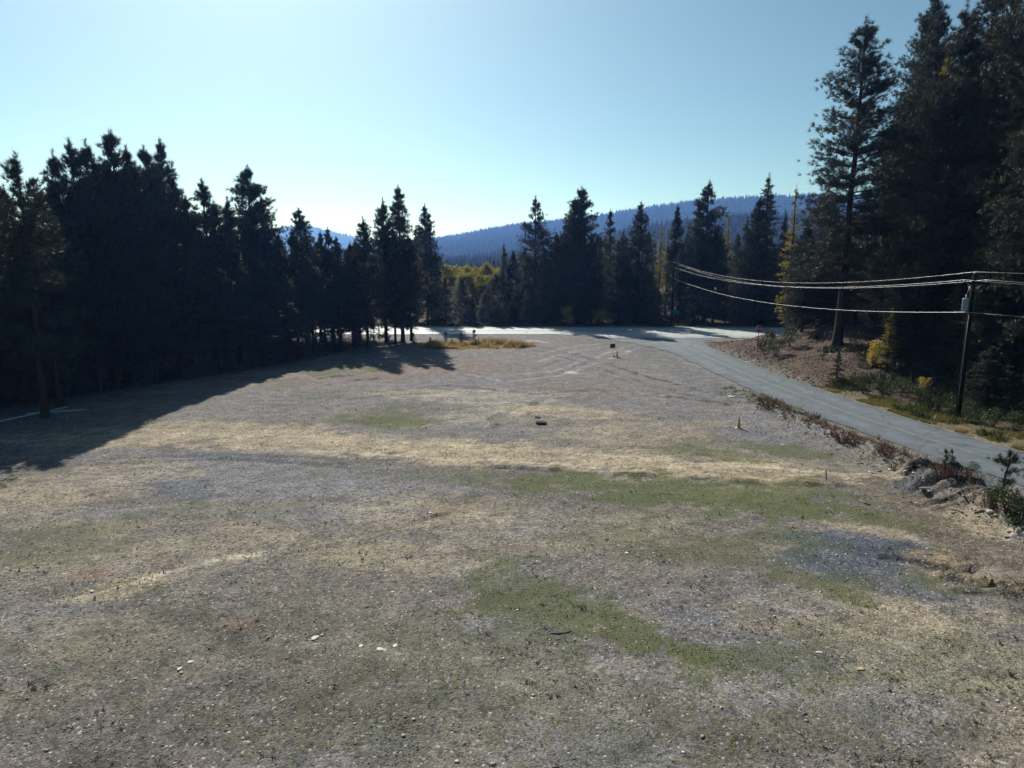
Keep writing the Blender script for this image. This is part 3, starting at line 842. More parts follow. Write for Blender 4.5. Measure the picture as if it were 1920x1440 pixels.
def conifer(seed, H=20.0, cb=0.15, R=2.6, kind='pine', step=0.40, per=5, dens=1.25, blades=19, blen=0.42, bw=0.042, r0=0.24, dead=0.0, mat=M_PINE, gap=0.35, bare=0.0):
    r_ = np.random.default_rng(seed)
    R = R * 1.15
    TV, TQ, axis = trunk_arrays(H, r0, r_)
    z0 = cb * H
    z = []
    zz = z0
    while zz < H * 0.965:
        z += [zz + r_.normal() * 0.12 for _ in range(max(2, r_.poisson(per)))]
        zz += step * (0.7 + 0.6 * r_.random())
    z = np.array(z); t = (z - z0) / (H - z0)
    az = r_.random(len(z)) * 2 * math.pi
    if kind == 'pine':
        prof = np.interp(t, [0, 0.08, 0.3, 0.55, 0.75, 0.88, 0.96, 1], [0.62, 0.92, 1.0, 0.84, 0.56, 0.32, 0.15, 0.05])
        tilt = np.interp(t, [0, 0.3, 0.7, 0.9, 1], [-14, 2, 24, 42, 60])
    elif kind == 'fir':
        prof = np.interp(t, [0, 0.06, 0.25, 0.5, 0.75, 0.92, 1], [0.7, 1.0, 0.95, 0.70, 0.40, 0.15, 0.04])
        tilt = np.interp(t, [0, 0.4, 0.8, 1], [-22, -10, 14, 48])
    else:
        prof = np.interp(t, [0, 0.1, 0.3, 0.6, 0.85, 1], [0.6, 0.95, 0.9, 0.6, 0.25, 0.05])
        tilt = np.interp(t, [0, 0.4, 0.8, 1], [-12, 0, 18, 40])
    lump = vnoise(az * 1.6 + seed, z * 0.42, seed)          # big hollows and bulges
    gp_ = gap * np.interp(t, [0.35, 0.75], [1, 0.2])
    L = R * prof * (0.62 + 0.55 * r_.random(len(z))) * (1 - gp_ + 2 * gp_ * lump)
    L = np.minimum(L, R * 1.02)
    keep = (lump > bare) | (t > 0.85)
    z, t, az, L, tilt = z[keep], t[keep], az[keep], L[keep], tilt[keep] + r_.normal(size=keep.sum()) * 7
    ax, ay = axis(z)
    A = np.stack([ax, ay, z], 1)
    tl = np.radians(tilt)
    out = np.stack([np.cos(az) * np.cos(tl), np.sin(az) * np.cos(tl), np.sin(tl)], 1)
    curve = 0.16 if kind == 'pine' else 0.10
    B = A + out * L[:, None]; B[:, 2] += curve * L * L / max(R, 1)
    mid = A + out * L[:, None] * 0.55; mid[:, 2] += curve * 0.3 * L * L / max(R, 1)
    rb = 0.012 + 0.014 * L
    v1, q1 = prisms(A, mid, rb, rb * 0.7); v2, q2 = prisms(mid, B, rb * 0.7, rb * 0.25)
    parts_v, parts_q = [TV, v1, v2], [TQ, q1 + len(TV), q2 + len(TV) + len(v1)]
    off = len(TV) + len(v1) + len(v2)
    if dead:          # dry lower limbs without needles
        nd = int(dead * H * 2.4)
        zd = r_.uniform(0.08 * H, z0 + 1, nd); a = r_.random(nd) * 6.28; ld = r_.uniform(0.5, 1.9, nd)
        x0, y0 = axis(zd)
        Ad = np.stack([x0, y0, zd], 1); Bd = Ad + np.stack([np.cos(a) * ld, np.sin(a) * ld, -0.25 * ld + 0.2 * r_.normal(size=nd)], 1)
        v3, q3 = prisms(Ad, Bd, np.full(nd, 0.025), np.full(nd, 0.008))
        parts_v.append(v3); parts_q.append(q3 + off); off += len(v3)
    # sprays of needles along the outer part of each limb
    cnt = np.maximum(2, (L * 6.5 * dens * (1.0 if kind == 'pine' else 1.5)).astype(int) + 2)
    ib = np.repeat(np.arange(len(L)), cnt)
    s = r_.random(len(ib)) ** 0.62 * 0.92 + 0.1
    if kind != 'pine': s = r_.random(len(ib)) * 0.95 + 0.08
    c = A[ib] + out[ib] * (L[ib] * s)[:, None]; c[:, 2] += curve * L[ib] ** 2 / max(R, 1) * s * s
    lat = np.clip(r_.normal(size=(len(ib), 3)), -1.7, 1.7) * (0.06 + 0.20 * (L[ib] * s)[:, None] * np.array([1, 1, 0.55 if kind == 'pine' else 0.22]))
    c = c + lat * 0.75
    if kind == 'pine':
        D = out[ib] * 0.7 + np.array([0, 0, 0.55]) + 0.3 * unit(lat)
        V, Fc, tone = sprays(c, D, blades, blen, bw, r_, 0.75)
    else:
        D = out[ib] * 0.9 + 0.5 * unit(lat) + np.array([0, 0, -0.12])
        V, Fc, tone = sprays(c, D, blades, blen, bw, r_, 0.45, 0.35)
    # leader
    zl = np.linspace(H * 0.93, H, 7); lx, ly = axis(zl)
    v4, f4, t4 = sprays(np.stack([lx, ly, zl], 1), np.tile([[0, 0, 1.0]], (7, 1)), blades, blen * 1.05, bw, r_, 0.6)
    Fc = np.concatenate([Fc, f4 + len(V)]); V = np.concatenate([V, v4]); tone = np.concatenate([tone, t4])
    bark = mesh_np("trunk", np.concatenate(parts_v), np.concatenate(parts_q), M_BARK, smooth=True)
    crown = mesh_np("crown", V, Fc, mat, {"tone": tone})
    return dict(H=H, trunk=bark, crown=crown)


def leafy(seed, H=3.0, R=1.2, mat=M_SHRUB, n=900, leaf=0.13, stems=7, base=0.15, top_heavy=0.5, clump=14):
    """broad-leaved shrub or small tree: stems and clumps of leaves"""
    r_ = np.random.default_rng(seed)
    a = r_.random(clump) * 6.28; rr = R * np.sqrt(r_.random(clump)) * 0.75
    zc = H * (base + (1 - base) * r_.random(clump) ** (1 - top_heavy * 0.6)) * 0.9
    CC = np.stack([np.cos(a) * rr, np.sin(a) * rr, zc], 1)
    k = r_.integers(0, clump, n)
    C = CC[k] + r_.normal(size=(n, 3)) * np.array([R * 0.24, R * 0.24, H * 0.09])
    C[:, 2] = np.clip(C[:, 2], 0.03, H)
    V, Fc, tone = sprays(C, unit(r_.normal(size=(n, 3)) + np.array([0, 0, 0.6])), 2, leaf, leaf * 0.75, r_, 1.0)
    A = np.zeros((clump, 3)); A[:, :2] = r_.normal(size=(clump, 2)) * 0.08
    A[:, 2] = -0.1
    sv, sq = prisms(A, CC, np.full(clump, 0.012 + 0.006 * H), np.full(clump, 0.006))
    return dict(H=H, trunk=mesh_np("stem", sv, sq, M_BARK), crown=mesh_np("foliage", V, Fc, mat, {"tone": tone}))


def stalky(seed, H=1.0, R=0.5, n=16, mat=M_REDWEED):
    """dead dock-like weed: stiff stalks with seed heads up their length"""
    r_ = np.random.default_rng(seed)
    a = r_.random(n) * 6.28; rr = R * np.sqrt(r_.random(n))
    h = H * (0.35 + 0.65 * r_.random(n) ** 0.8)
    A = np.stack([np.cos(a) * rr * 0.7, np.sin(a) * rr * 0.7, np.full(n, -0.05)], 1)
    B = np.stack([np.cos(a) * rr * 1.3 + 0.06 * r_.normal(size=n), np.sin(a) * rr * 1.3 + 0.06 * r_.normal(size=n), h], 1)
    sv, sq = prisms(A, B, np.full(n, 0.014), np.full(n, 0.007))
    k = np.repeat(np.arange(n), 22); t = 0.12 + 0.88 * r_.random(len(k)) ** 0.8
    C = A[k] * (1 - t[:, None]) + B[k] * t[:, None] + 0.025 * r_.normal(size=(len(k), 3))
    V, Fc, tone = sprays(C, np.tile([[0, 0, 0.8]], (len(k), 1)), 3, 0.10, 0.035, r_, 0.8)
    return dict(H=H, trunk=mesh_np("stem", sv, sq, mat, {"tone": np.full(len(sv), 0.5)}), crown=mesh_np("foliage", V, Fc, mat, {"tone": tone}))


def broad_tree(seed, H=12.0, R=2.9, mat=M_POPLAR, n=6000, leaf=0.26):
    r_ = np.random.default_rng(seed)
    TV, TQ, axis = trunk_arrays(H, 0.16, r_, top=0.95)
    m = 46
    z = H * (0.2 + 0.78 * r_.random(m)); t = (z / H - 0.2) / 0.8
    L = R * (0.35 + 0.75 * np.sin(np.clip(t, 0.03, 1) * math.pi) ** 0.6) * (0.6 + 0.6 * r_.random(m))
    a = r_.random(m) * 6.28; ax, ay = axis(z)
    A = np.stack([ax, ay, z - 0.5 * L], 1); B = np.stack([ax + np.cos(a) * L * 0.8, ay + np.sin(a) * L * 0.8, z + 0.5 * L], 1)
    v, q = prisms(A, B, 0.02 + 0.014 * L, np.full(m, 0.01))
    k = r_.integers(0, m, n); s = r_.random(n) ** 0.5
    C = A[k] * (1 - s[:, None]) + B[k] * s[:, None] + r_.normal(size=(n, 3)) * 0.36
    V, Fc, tone = sprays(C, unit(r_.normal(size=(n, 3))), 2, leaf, leaf * 0.8, r_, 1.0)
    return dict(H=H, trunk=mesh_np("trunk", np.concatenate([TV, v]), np.concatenate([TQ, q + len(TV)]), M_BARK, smooth=True),
                crown=mesh_np("crown", V, Fc, mat, {"tone": tone}))


PINES = [conifer(101, R=2.7, cb=0.10, gap=0.32), conifer(102, R=2.3, cb=0.14, gap=0.30, step=0.46), conifer(103, R=3.0, cb=0.12, gap=0.36),
         conifer(104, R=2.1, cb=0.12, gap=0.28, per=5), conifer(105, R=2.6, cb=0.2, gap=0.42, bare=0.22, per=4), conifer(106, R=2.4, cb=0.16, gap=0.36, bare=0.12)]
OPEN_PINES = [conifer(111, R=2.5, cb=0.22, gap=0.42, bare=0.30, step=0.5, dead=1.0, dens=1.1), conifer(112, R=2.2, cb=0.30, gap=0.45, bare=0.28, dead=1.0, dens=1.1)]
STAND_PINES = [conifer(115, R=2.2, cb=0.21, gap=0.34, step=0.44, dead=0.8), conifer(116, R=1.9, cb=0.26, gap=0.36, step=0.46, dead=0.8, bare=0.1), conifer(117, R=2.4, cb=0.18, gap=0.36, step=0.46, dead=0.6)]
TALL_PINES = [conifer(121, H=33, R=3.9, cb=0.22, gap=0.42, bare=0.16, step=0.58, per=5, r0=0.36, blades=18, blen=0.46, bw=0.042, dead=0.8),
              conifer(122, H=33, R=3.4, cb=0.16, gap=0.42, bare=0.18, step=0.55, per=5, r0=0.36, blades=18, blen=0.46, bw=0.042, dead=0.7),
              conifer(123, H=33, R=3.8, cb=0.12, gap=0.36, bare=0.10, step=0.55, per=5, r0=0.38, blades=18, blen=0.46, bw=0.042, dead=0.7)]
FIRS = [conifer(131, kind='fir', R=2.5, cb=0.04, step=0.33, per=5, blades=11, blen=0.34, bw=0.042, mat=M_FIR, gap=0.25, dens=0.95),
        conifer(132, kind='fir', R=2.1, cb=0.06, step=0.36, per=5, blades=11, blen=0.34, bw=0.042, mat=M_FIR, gap=0.3, dens=0.95),
        conifer(133, kind='fir', R=2.8, cb=0.05, step=0.36, per=5, blades=11, blen=0.36, bw=0.042, mat=M_FIR, gap=0.32, dens=0.9, bare=0.1)]
LARCHES = [conifer(141, kind='larch', R=1.9, cb=0.1, step=0.4, per=4, blades=11, blen=0.28, bw=0.036, mat=M_LARCH, gap=0.3, dens=0.8),
           conifer(142, kind='larch', R=1.5, cb=0.08, step=0.45, per=4, blades=11, blen=0.28, bw=0.036, mat=M_LARCH, gap=0.35, dens=0.8, bare=0.15)]
LOD = [conifer(151 + k, kind=('pine', 'fir', 'fir', 'pine')[k], R=(2.5, 2.2, 2.6, 2.2)[k], cb=0.08, step=0.8, per=4, blades=5, blen=0.75, bw=0.2, mat=(M_PINE, M_FIR, M_FIR, M_PINE)[k], dens=0.42, gap=0.3) for k in range(4)]
LOD_LARCH = conifer(156, kind='larch', R=2.0, cb=0.06, step=0.8, per=4, blades=5, blen=0.65, bw=0.18, mat=M_LARCH, dens=0.42)
YOUNG = [conifer(161 + k, H=4.0, kind=('pine', 'fir', 'pine', 'fir')[k], R=(0.75, 1.0, 0.6, 0.85)[k], cb=(0.1, 0.03, 0.18, 0.04)[k], step=0.2, per=4, blades=9, blen=0.2, bw=0.03, mat=(M_PINE, M_FIR, M_PINE, M_FIR)[k], dens=1.4, r0=0.05) for k in range(4)]
SAPLING = [conifer(171, H=2.0, kind='pine', R=0.62, cb=0.35, step=0.32, per=3, blades=34, blen=0.22, bw=0.012, dens=1.6, r0=0.025, gap=0.3), conifer(172, H=1.6, kind='pine', R=0.36, cb=0.5, step=0.3, per=2, blades=34, blen=0.2, bw=0.012, dens=1.4, r0=0.02)]
POPLARS = [broad_tree(181), broad_tree(182, R=2.1)]
SHRUBS = [leafy(191), leafy(192, R=1.5, H=2.4), leafy(193, mat=M_GREYSHRUB, n=700), leafy(194, R=1.0, H=2.2, n=600)]
GREYS = [leafy(195, mat=M_GREYSHRUB, n=800, H=3, R=1.5, leaf=0.11)]
MAPLES = [leafy(196, mat=M_MAPLE, n=1300, H=3.6, R=1.25, leaf=0.15, top_heavy=0.9, clump=18), leafy(197, mat=M_MAPLE, n=700, H=2.6, R=1.5, leaf=0.14, base=0.3)]
WEEDS = [stalky(201, R=0.5, n=15), stalky(202, R=0.95, n=26), stalky(203, R=0.26, n=8)]

WORDS = ["first", "second", "third", "fourth", "fifth", "sixth", "seventh", "eighth", "ninth", "tenth", "eleventh", "twelfth", "thirteenth", "fourteenth",
         "fifteenth", "sixteenth", "seventeenth", "eighteenth", "nineteenth", "twentieth", "twenty-first", "twenty-second", "twenty-third", "twenty-fourth", "twenty-fifth",
         "twenty-sixth", "twenty-seventh", "twenty-eighth", "twenty-ninth", "thirtieth"] + ["thirty-" + w for w in ("first", "second", "third", "fourth", "fifth", "sixth", "seventh", "eighth", "ninth")] + ["fortieth"] + ["forty-" + w for w in ("first", "second", "third", "fourth", "fifth", "sixth", "seventh", "eighth", "ninth")] + ["fiftieth"]
FAR_MARKS = [(760, "the dark stand"), (835, "the ragged pine"), (930, "the yellow poplars"), (1045, "the lone narrow pine"), (1180, "the biggest dark pine"),
             (1300, "the golden larches"), (1400, "the tall knobbly pine"), (1530, "the high pointed conifer"), (9999, "the great bank pine")]
STAND_MARKS = [(85, "the open crowned pine"), (185, "the tufted twin pines"), (250, "the stand's tallest pine"), (330, "the narrow knobbly tipped pine"), (430, "the skyline dip"),
               (520, "the broad spire"), (590, "the twin tipped pine"), (660, "the thin pines before the mountain"), (9999, "the highway end cluster")]
BANK_MARKS = [(1600, "the stop sign bank"), (1640, "the great bank pine"), (1730, "the yellow bush"), (1800, "the full crowned pine"), (1880, "the power pole"), (9999, "the guy rod")]


def label_by_place(items, marks, text):
    """items: (object, x row in the photograph); numbers them from the left beside the nearest landmark"""
    last = -1e9
    for lim, mark in marks:
        row = sorted([i for i in items if last <= i[1] < lim], key=lambda i: i[1])
        for k, (o, _) in enumerate(row):
            o["label"] = text.format(n=WORDS[min(k, 49)], mark=mark)
        last = lim


def plant(name, proto, x, y, h, wid=1.0, label=None, cat="tree", group=None, z=None, rz=None, bark="trunk", sink=0.0):
    """one tree or shrub: an Empty at its foot with its own trunk and crown objects"""
    s = h / proto["H"]
    sxy = s * wid
    e = empty(name, (x, y, (height1(x, y) if z is None else z) - sink), (0, 0, random.uniform(0, 6.28) if rz is None else rz), (sxy, sxy, s))
    tag(e, label, cat, group)
    crown_name = "crown" if bark == "trunk" else "foliage"
    put(bark, proto["trunk"], e)
    put(crown_name, proto["crown"], e)
    return e


def by_top(px, top, y, z0=None):
    """x and height of a tree standing at depth y whose tip shows at (px, top)"""
    zt = height_for(top, y)
    x = x_for(px, y, zt)
    g = height1(x, y) if z0 is None else z0
    return x, zt - g


# ---- the dense stand left of the lot
G_L = "pines of the dark stand along the left of the lot"
LEFT = [  # px, top row, depth, prototype, width, label
    (25, 288, 50, OPEN_PINES[0], 1.0, "open crowned pine with bare limbs at the stand's outer left end"),
    (62, 345, 54, OPEN_PINES[1], 1.0, "thin pine just inside the open crowned pine at the stand's left end"),
    (103, 283, 61, PINES[4], 0.75, "pine whose small round top stands between the open pine and the tufted twins"),
    (128, 263, 64, OPEN_PINES[1], 0.95, "slender pine with a tuft of needles on a bare neck, first of the twins"),
    (162, 263, 64, PINES[4], 0.85, "second of the tufted twin pines beside the tallest pine of the stand"),
    (206, 247, 62, PINES[0], 1.05, "tallest pointed pine of the dark stand beside the lot"),
    (233, 276, 66, PINES[1], 0.9, "pine leaning close behind the right shoulder of the stand's tallest pine"),
    (265, 277, 67, PINES[2], 0.8, "broad topped pine between the tallest pine and the knobbly twin peak"),
    (297, 264, 68, PINES[3], 0.95, "narrow pine with a knobbly tip ending the high part of the stand"),
    (322, 330, 70, PINES[5], 0.85, "short pine tucked under the narrow pine with the knobbly tip"),
    (377, 337, 70, OPEN_PINES[1], 1.15, "pine with a round ball of needles on a thin neck in the stand's dip"),
    (352, 372, 66, PINES[2], 0.8, "low bushy pine in front of the dip in the stand's skyline"),
    (402, 378, 72, PINES[1], 0.85, "low pine filling the dip before the broad spire"),
    (425, 372, 74, PINES[5], 0.8, "lower shoulder pine leaning on the broad spire from the left"),
    (467, 313, 71, PINES[2], 1.05, "broad spire pine right of the skyline dip in the stand"),
    (490, 372, 76, STAND_PINES[0], 1.0, "pine under the right shoulder of the broad spire"),
    (522, 440, 76, STAND_PINES[1], 0.8, "low open pine where the stand steps down past the broad spire"),
    (563, 393, 79, STAND_PINES[0], 1.1, "twin tipped pine standing before the distant blue mountain"),
    (548, 432, 80, STAND_PINES[1], 0.75, "small pine tight against the twin tipped pine's left side"),
    (600, 436, 84, STAND_PINES[1], 0.75, "thin pine left of the mountain's right foot, in a pair"),
    (614, 428, 86, STAND_PINES[1], 0.72, "taller thin pine of the pair before the mountain's right foot"),
    (632, 446, 84, STAND_PINES[0], 0.7, "lowest thin pine in the gap before the round topped pine"),
    (681, 409, 90, STAND_PINES[2], 0.85, "round topped pine leading the cluster at the stand's highway end"),
    (655, 455, 88, STAND_PINES[2], 0.7, "small pine below the left side of the round topped pine"),
    (716, 373, 97, STAND_PINES[2], 0.85, "pine with stepped side branches, left of the tallest of the highway end cluster"),
    (747, 350, 98, PINES[3], 1.0, "tallest slim pine of the cluster at the highway end of the stand"),
    (735, 430, 96, STAND_PINES[0], 0.7, "lower pine in front of the slim pine at the highway end"),
    (766, 440, 100, STAND_PINES[2], 0.8, "last low pine of the stand, its shadow reaching the dry golden grass"),
]
SHADE_Y = [10, 20, 34.5, 44.6, 57.5, 70.3, 74, 77, 81.5, 84, 110]
SHADE_X = [-24, -25, -26.2, -26.9, -25.8, -23.5, -16, -13, -8.1, -7, -5]


def shade_over(x, y, h):
    """how far the tip of a tree's shadow would reach past the stand's shadow line on the lot"""
    L = h / math.tan(SUN_EL)
    tx, ty = x - math.sin(SUN_AZ) * L, y - math.cos(SUN_AZ) * L
    return tx - float(np.interp(ty, SHADE_Y, SHADE_X))


placed = []
for px, top, y, pr, wd, lab in LEFT:
    x, h = by_top(px, top, y, 0.0)
    while px < 660 and shade_over(x, y, h) > 0.2 and y < 101:
        y += 0.5
        x, h = by_top(px, top, y, 0.0)
    placed.append((x, y))
    plant("pine_tree", pr, x, y, h, wd * 20 / h if h < 20 else wd, lab, "tree", G_L)
OUT_X = [-400, 0, 62, 85, 100, 200, 310, 340, 430, 470, 520, 560, 600, 650, 690, 750, 790]
OUT_Y = [300, 305, 350, 350, 290, 262, 285, 380, 390, 335, 450, 415, 450, 455, 420, 370, 440]
EDGE_Y = [36, 44, 53, 62, 70, 78, 86, 92, 99, 104]
EDGE_X = [-47, -43.5, -40.2, -35.5, -30.5, -26, -22.8, -20.6, -18.8, -18.5]
r3 = np.random.default_rng(33)
cnt = 0
stand_items = []
for k in range(4000):
    if cnt >= 96: break
    y = r3.uniform(46, 104); x = np.interp(y, EDGE_Y, EDGE_X) - 0.2 - r3.random() ** 1.3 * 26
    if any((x - a) ** 2 + (y - b) ** 2 < (3.3 if y > 72 else 1.7 if x > np.interp(y, EDGE_Y, EDGE_X) - 6 else 2.5) ** 2 for a, b in placed): continue
    px = to_px(x, y, 10)[0]
    if px < -260: continue
    if px < 90 and y > 52 and x < np.interp(y, EDGE_Y, EDGE_X) - 14: continue
    cap = float(np.interp(px, OUT_X, OUT_Y)) + r3.uniform(6, 80)
    h = min(height_for(cap, y), r3.uniform(15, 23))
    if h < 6: continue
    if y > 80 and r3.random() < 0.3: continue
    while h > 7 and shade_over(x, y, h) > -0.2: h -= 0.5
    if h <= 7: continue
    edge = x > np.interp(y, EDGE_Y, EDGE_X) - 5
    pr = STAND_PINES[int(r3.integers(0, 3))] if y > 68 or r3.random() < 0.3 else PINES[int(r3.integers(0, 6))]
    stand_tree = plant("pine_tree", pr, x, y, h, 0.95 * (20 / h if h < 20 else 1) * r3.uniform(0.75, 1.0), "pine standing in the thick of the dark stand left of the lot, its tip below the skyline", "tree", G_L)
    placed.append((x, y)); cnt += 1
    stand_items.append((stand_tree, px))
label_by_place(stand_items, STAND_MARKS, "{n} pine from the left inside the stand under {mark}")
# thin poles and seedlings under the stand
it = []
for k in range(40):
    y = r3.uniform(50, 102); x = np.interp(y, EDGE_Y, EDGE_X) + r3.uniform(-3.5, 0.5)
    o = plant("young_pine", YOUNG[int(r3.integers(0, 4))], x, y, r3.uniform(2.0, 5.0), 0.8, "spindly young conifer under the edge of the left stand", "sapling", "young conifers under the left stand")
    it.append((o, to_px(x, y, 1)[0]))
label_by_place(it, STAND_MARKS, "{n} young conifer from the left at the foot of {mark}")

# ---- the row beyond the highway
G_H = "conifers in the row beyond the highway"
HROW = [  # px, top, depth, proto, width, species, label
    (797, 384, 126, PINES[5], 0.9, "pine_tree", "pine with ragged open sides just beyond the highway, beside the dark stand"),
    (778, 425, 131, FIRS[1], 0.8, "fir_tree", "dark conifer half hidden behind the ragged pine beside the stand"),
    (815, 465, 130, FIRS[0], 0.7, "fir_tree", "low conifer at the right foot of the ragged pine beyond the highway"),
    (1005, 369, 130, OPEN_PINES[0], 1.0, "pine_tree", "lone narrow pine rising well clear of its neighbours beyond the highway"),
    (1090, 352, 128, PINES[2], 1.1, "pine_tree", "biggest dark pine of the row beyond the highway, with a full wide crown"),
    (1078, 372, 127, PINES[0], 0.85, "pine_tree", "pine merged with the left side of the biggest dark pine, its tip lower"),
    (1145, 393, 134, FIRS[2], 0.85, "fir_tree", "thin tipped conifer right of the biggest dark pine beyond the highway"),
    (1170, 425, 132, FIRS[0], 0.8, "fir_tree", "short conifer between the thin tipped conifer and the blunt one"),
    (1201, 381, 130, PINES[1], 1.0, "pine_tree", "blunt ragged pine midway between the biggest dark pine and the golden larches"),
    (1271, 386, 136, PINES[3], 0.72, "pine_tree", "slender column of a pine just right of the pair of golden larches"),
    (1311, 372, 132, FIRS[2], 0.85, "fir_tree", "dark conifer tight against the left side of the tall knobbly pine"),
    (1331, 341, 132, OPEN_PINES[1], 1.05, "pine_tree", "tall pine with an open knobbly top above the roadside sign"),
    (1345, 425, 129, PINES[0], 0.9, "pine_tree", "bushy pine at the right foot of the tall knobbly pine"),
    (1401, 400, 128, FIRS[0], 0.8, "fir_tree", "conifer filling the gap left of the high pointed conifer above the stop sign"),
    (1445, 326, 126, FIRS[1], 1.15, "fir_tree", "high pointed conifer standing above the stop sign"),
    (1428, 372, 124, PINES[2], 0.8, "pine_tree", "dark pine leaning on the left flank of the high pointed conifer"),
    (1473, 395, 122, FIRS[0], 0.85, "fir_tree", "conifer between the high pointed one and the thin larch by the bank"),
    (1040, 440, 133, FIRS[0], 0.8, "fir_tree", "low conifer in the gap between the lone narrow pine and the biggest dark pine"),
    (1020, 462, 128, FIRS[2], 0.7, "fir_tree", "small conifer beside the foot of the lone narrow pine"),
    (945, 455, 140, FIRS[1], 0.8, "fir_tree", "greenish conifer left of the lone narrow pine, first of two"),
    (963, 470, 138, PINES[3], 0.7, "pine_tree", "second of the two conifers left of the lone narrow pine"),
    (985, 462, 140, FIRS[2], 0.7, "fir_tree", "conifer touching the left side of the lone narrow pine"),
    (1216, 432, 138, FIRS[2], 0.75, "fir_tree", "dark conifer just left of the pair of golden larches"),
    (1290, 425, 136, FIRS[0], 0.75, "fir_tree", "conifer behind the wires' far end, right of the slender pine column"),
    (1385, 440, 132, FIRS[2], 0.75, "fir_tree", "low conifer right of the gold tipped larch beyond the highway"),
    (1110, 440, 126, PINES[3], 0.8, "pine_tree", "low pine before the right side of the biggest dark pine"),
]
for px, top, y, pr, wd, nm, lab in HROW:
    x, h = by_top(px, top, y, 0.0)
    plant(nm, pr, x, y, h, wd * (20 / h if h < 20 else 1), lab, "tree", G_H)
for px, top, y, pr, wd, lab in [
    (1240, 424, 141, LARCHES[0], 0.8, "left one of the pair of golden larches beyond the highway"),
    (1254, 423, 142, LARCHES[1], 0.9, "right one of the pair of golden larches beyond the highway"),
    (1367, 402, 140, LARCHES[0], 0.75, "larch with a gold tip above the dark row, under the blue hill"),
    (1495, 348, 108, LARCHES[1], 0.95, "thin pale larch with yellow side sprays left of the great pine on the bank"),
    (1153, 440, 150, LARCHES[1], 0.8, "dull gold larch half hidden behind the thin tipped conifer"),
]:
    x, h = by_top(px, top, y, None if y < 120 else 0.0)
    plant("larch_tree", pr, x, y, h, wd * (20 / h if h < 20 else 1), lab, "tree", "golden larches beyond the highway")
for px, top, y, pr, wd, lab in [
    (845, 502, 150, POPLARS[0], 0.95, "leftmost yellow topped poplar beyond the highway"),
    (862, 508, 154, POPLARS[1], 0.9, "yellow poplar second from the dark stand"),
    (880, 504, 150, POPLARS[0], 1.0, "yellow poplar in the middle of its row, with the fullest crown"),
    (898, 506, 153, POPLARS[1], 0.9, "yellow poplar second from the low conifers"),
    (916, 498, 150, POPLARS[0], 0.8, "yellow poplar against the green conifers, last of its row"),
    (834, 512, 160, POPLARS[1], 1.0, "yellow green poplar peeping out beside the ragged pine"),
    (871, 516, 144, POPLARS[1], 1.0, "shorter poplar standing nearest the highway in front of the yellow row"),
    (905, 520, 143, POPLARS[0], 0.9, "short green gold poplar before the last two of the yellow row"),
    (933, 508, 158, POPLARS[1], 0.9, "poplar half hidden behind the greenish conifer pair"),
]:
    x, h = by_top(px, top, y, 0.0)
    plant("poplar_tree", pr, x, y, h, 12 / h * wd, lab, "tree", "yellow poplars beyond the highway")
r6 = np.random.default_rng(66)
it = []
for k in range(60):
    px = r6.uniform(930, 1500) if k > 10 else r6.uniform(800, 930); y = r6.uniform(126, 165)
    x = x_for(px, y, 5)
    if 1235 < px < 1300: y = max(y, 131)
    if 1225 < px < 1263 or 1355 < px < 1380 or 1482 < px < 1510: continue
    x = x_for(px, y, 5)
    cap = float(np.interp(px, [800, 830, 930, 960, 1000, 1060, 1120, 1240, 1300, 1420, 1500], [470, 515, 510, 480, 440, 420, 430, 435, 415, 400, 420]))
    h = min(height_for(cap + r6.uniform(4, 70), y), 22)
    if h < 5: continue
    pr = (PINES + FIRS + FIRS)[int(r6.integers(0, 12))]
    o = plant("fir_tree" if pr in FIRS else "pine_tree", pr, x, y, h, 20 / h * r6.uniform(0.75, 1.0) if h < 20 else 0.9, "conifer", "tree", "conifers filling the row beyond the highway")
    it.append((o, px))
label_by_place(it, FAR_MARKS, "{n} shorter conifer from the left crowded around {mark}")
# low dense edge in front of the poplars and the row
r4 = np.random.default_rng(44)
it = []
for k in range(64):
    px = r4.uniform(805, 1480); y = r4.uniform(124.5, 131)
    if 1165 < px < 1222 and y < 129: y = r4.uniform(131, 136)
    if 1243 < px < 1300 or 1040 < px < 1085 or 1108 < px < 1150 or 1325 < px < 1350: continue
    x = x_for(px, y, 2)
    h = r4.uniform(4, 12) if px < 1000 else r4.uniform(3, 10)
    if px < 940: h = min(h, height_for(r4.uniform(520, 560), y))
    pr = (FIRS + YOUNG)[int(r4.integers(0, 7))]
    if h < 6: pr = YOUNG[int(r4.integers(0, 4))]
    o = plant("young_fir", pr, x, y, h, 1.15 if pr in YOUNG else 20 / h * 0.5, "bushy young conifer in the low front edge of the trees beyond the highway", "tree", "young conifers lining the far side of the highway")
    it.append((o, px))
label_by_place(it, FAR_MARKS, "{n} young conifer from the left on the far verge below {mark}")
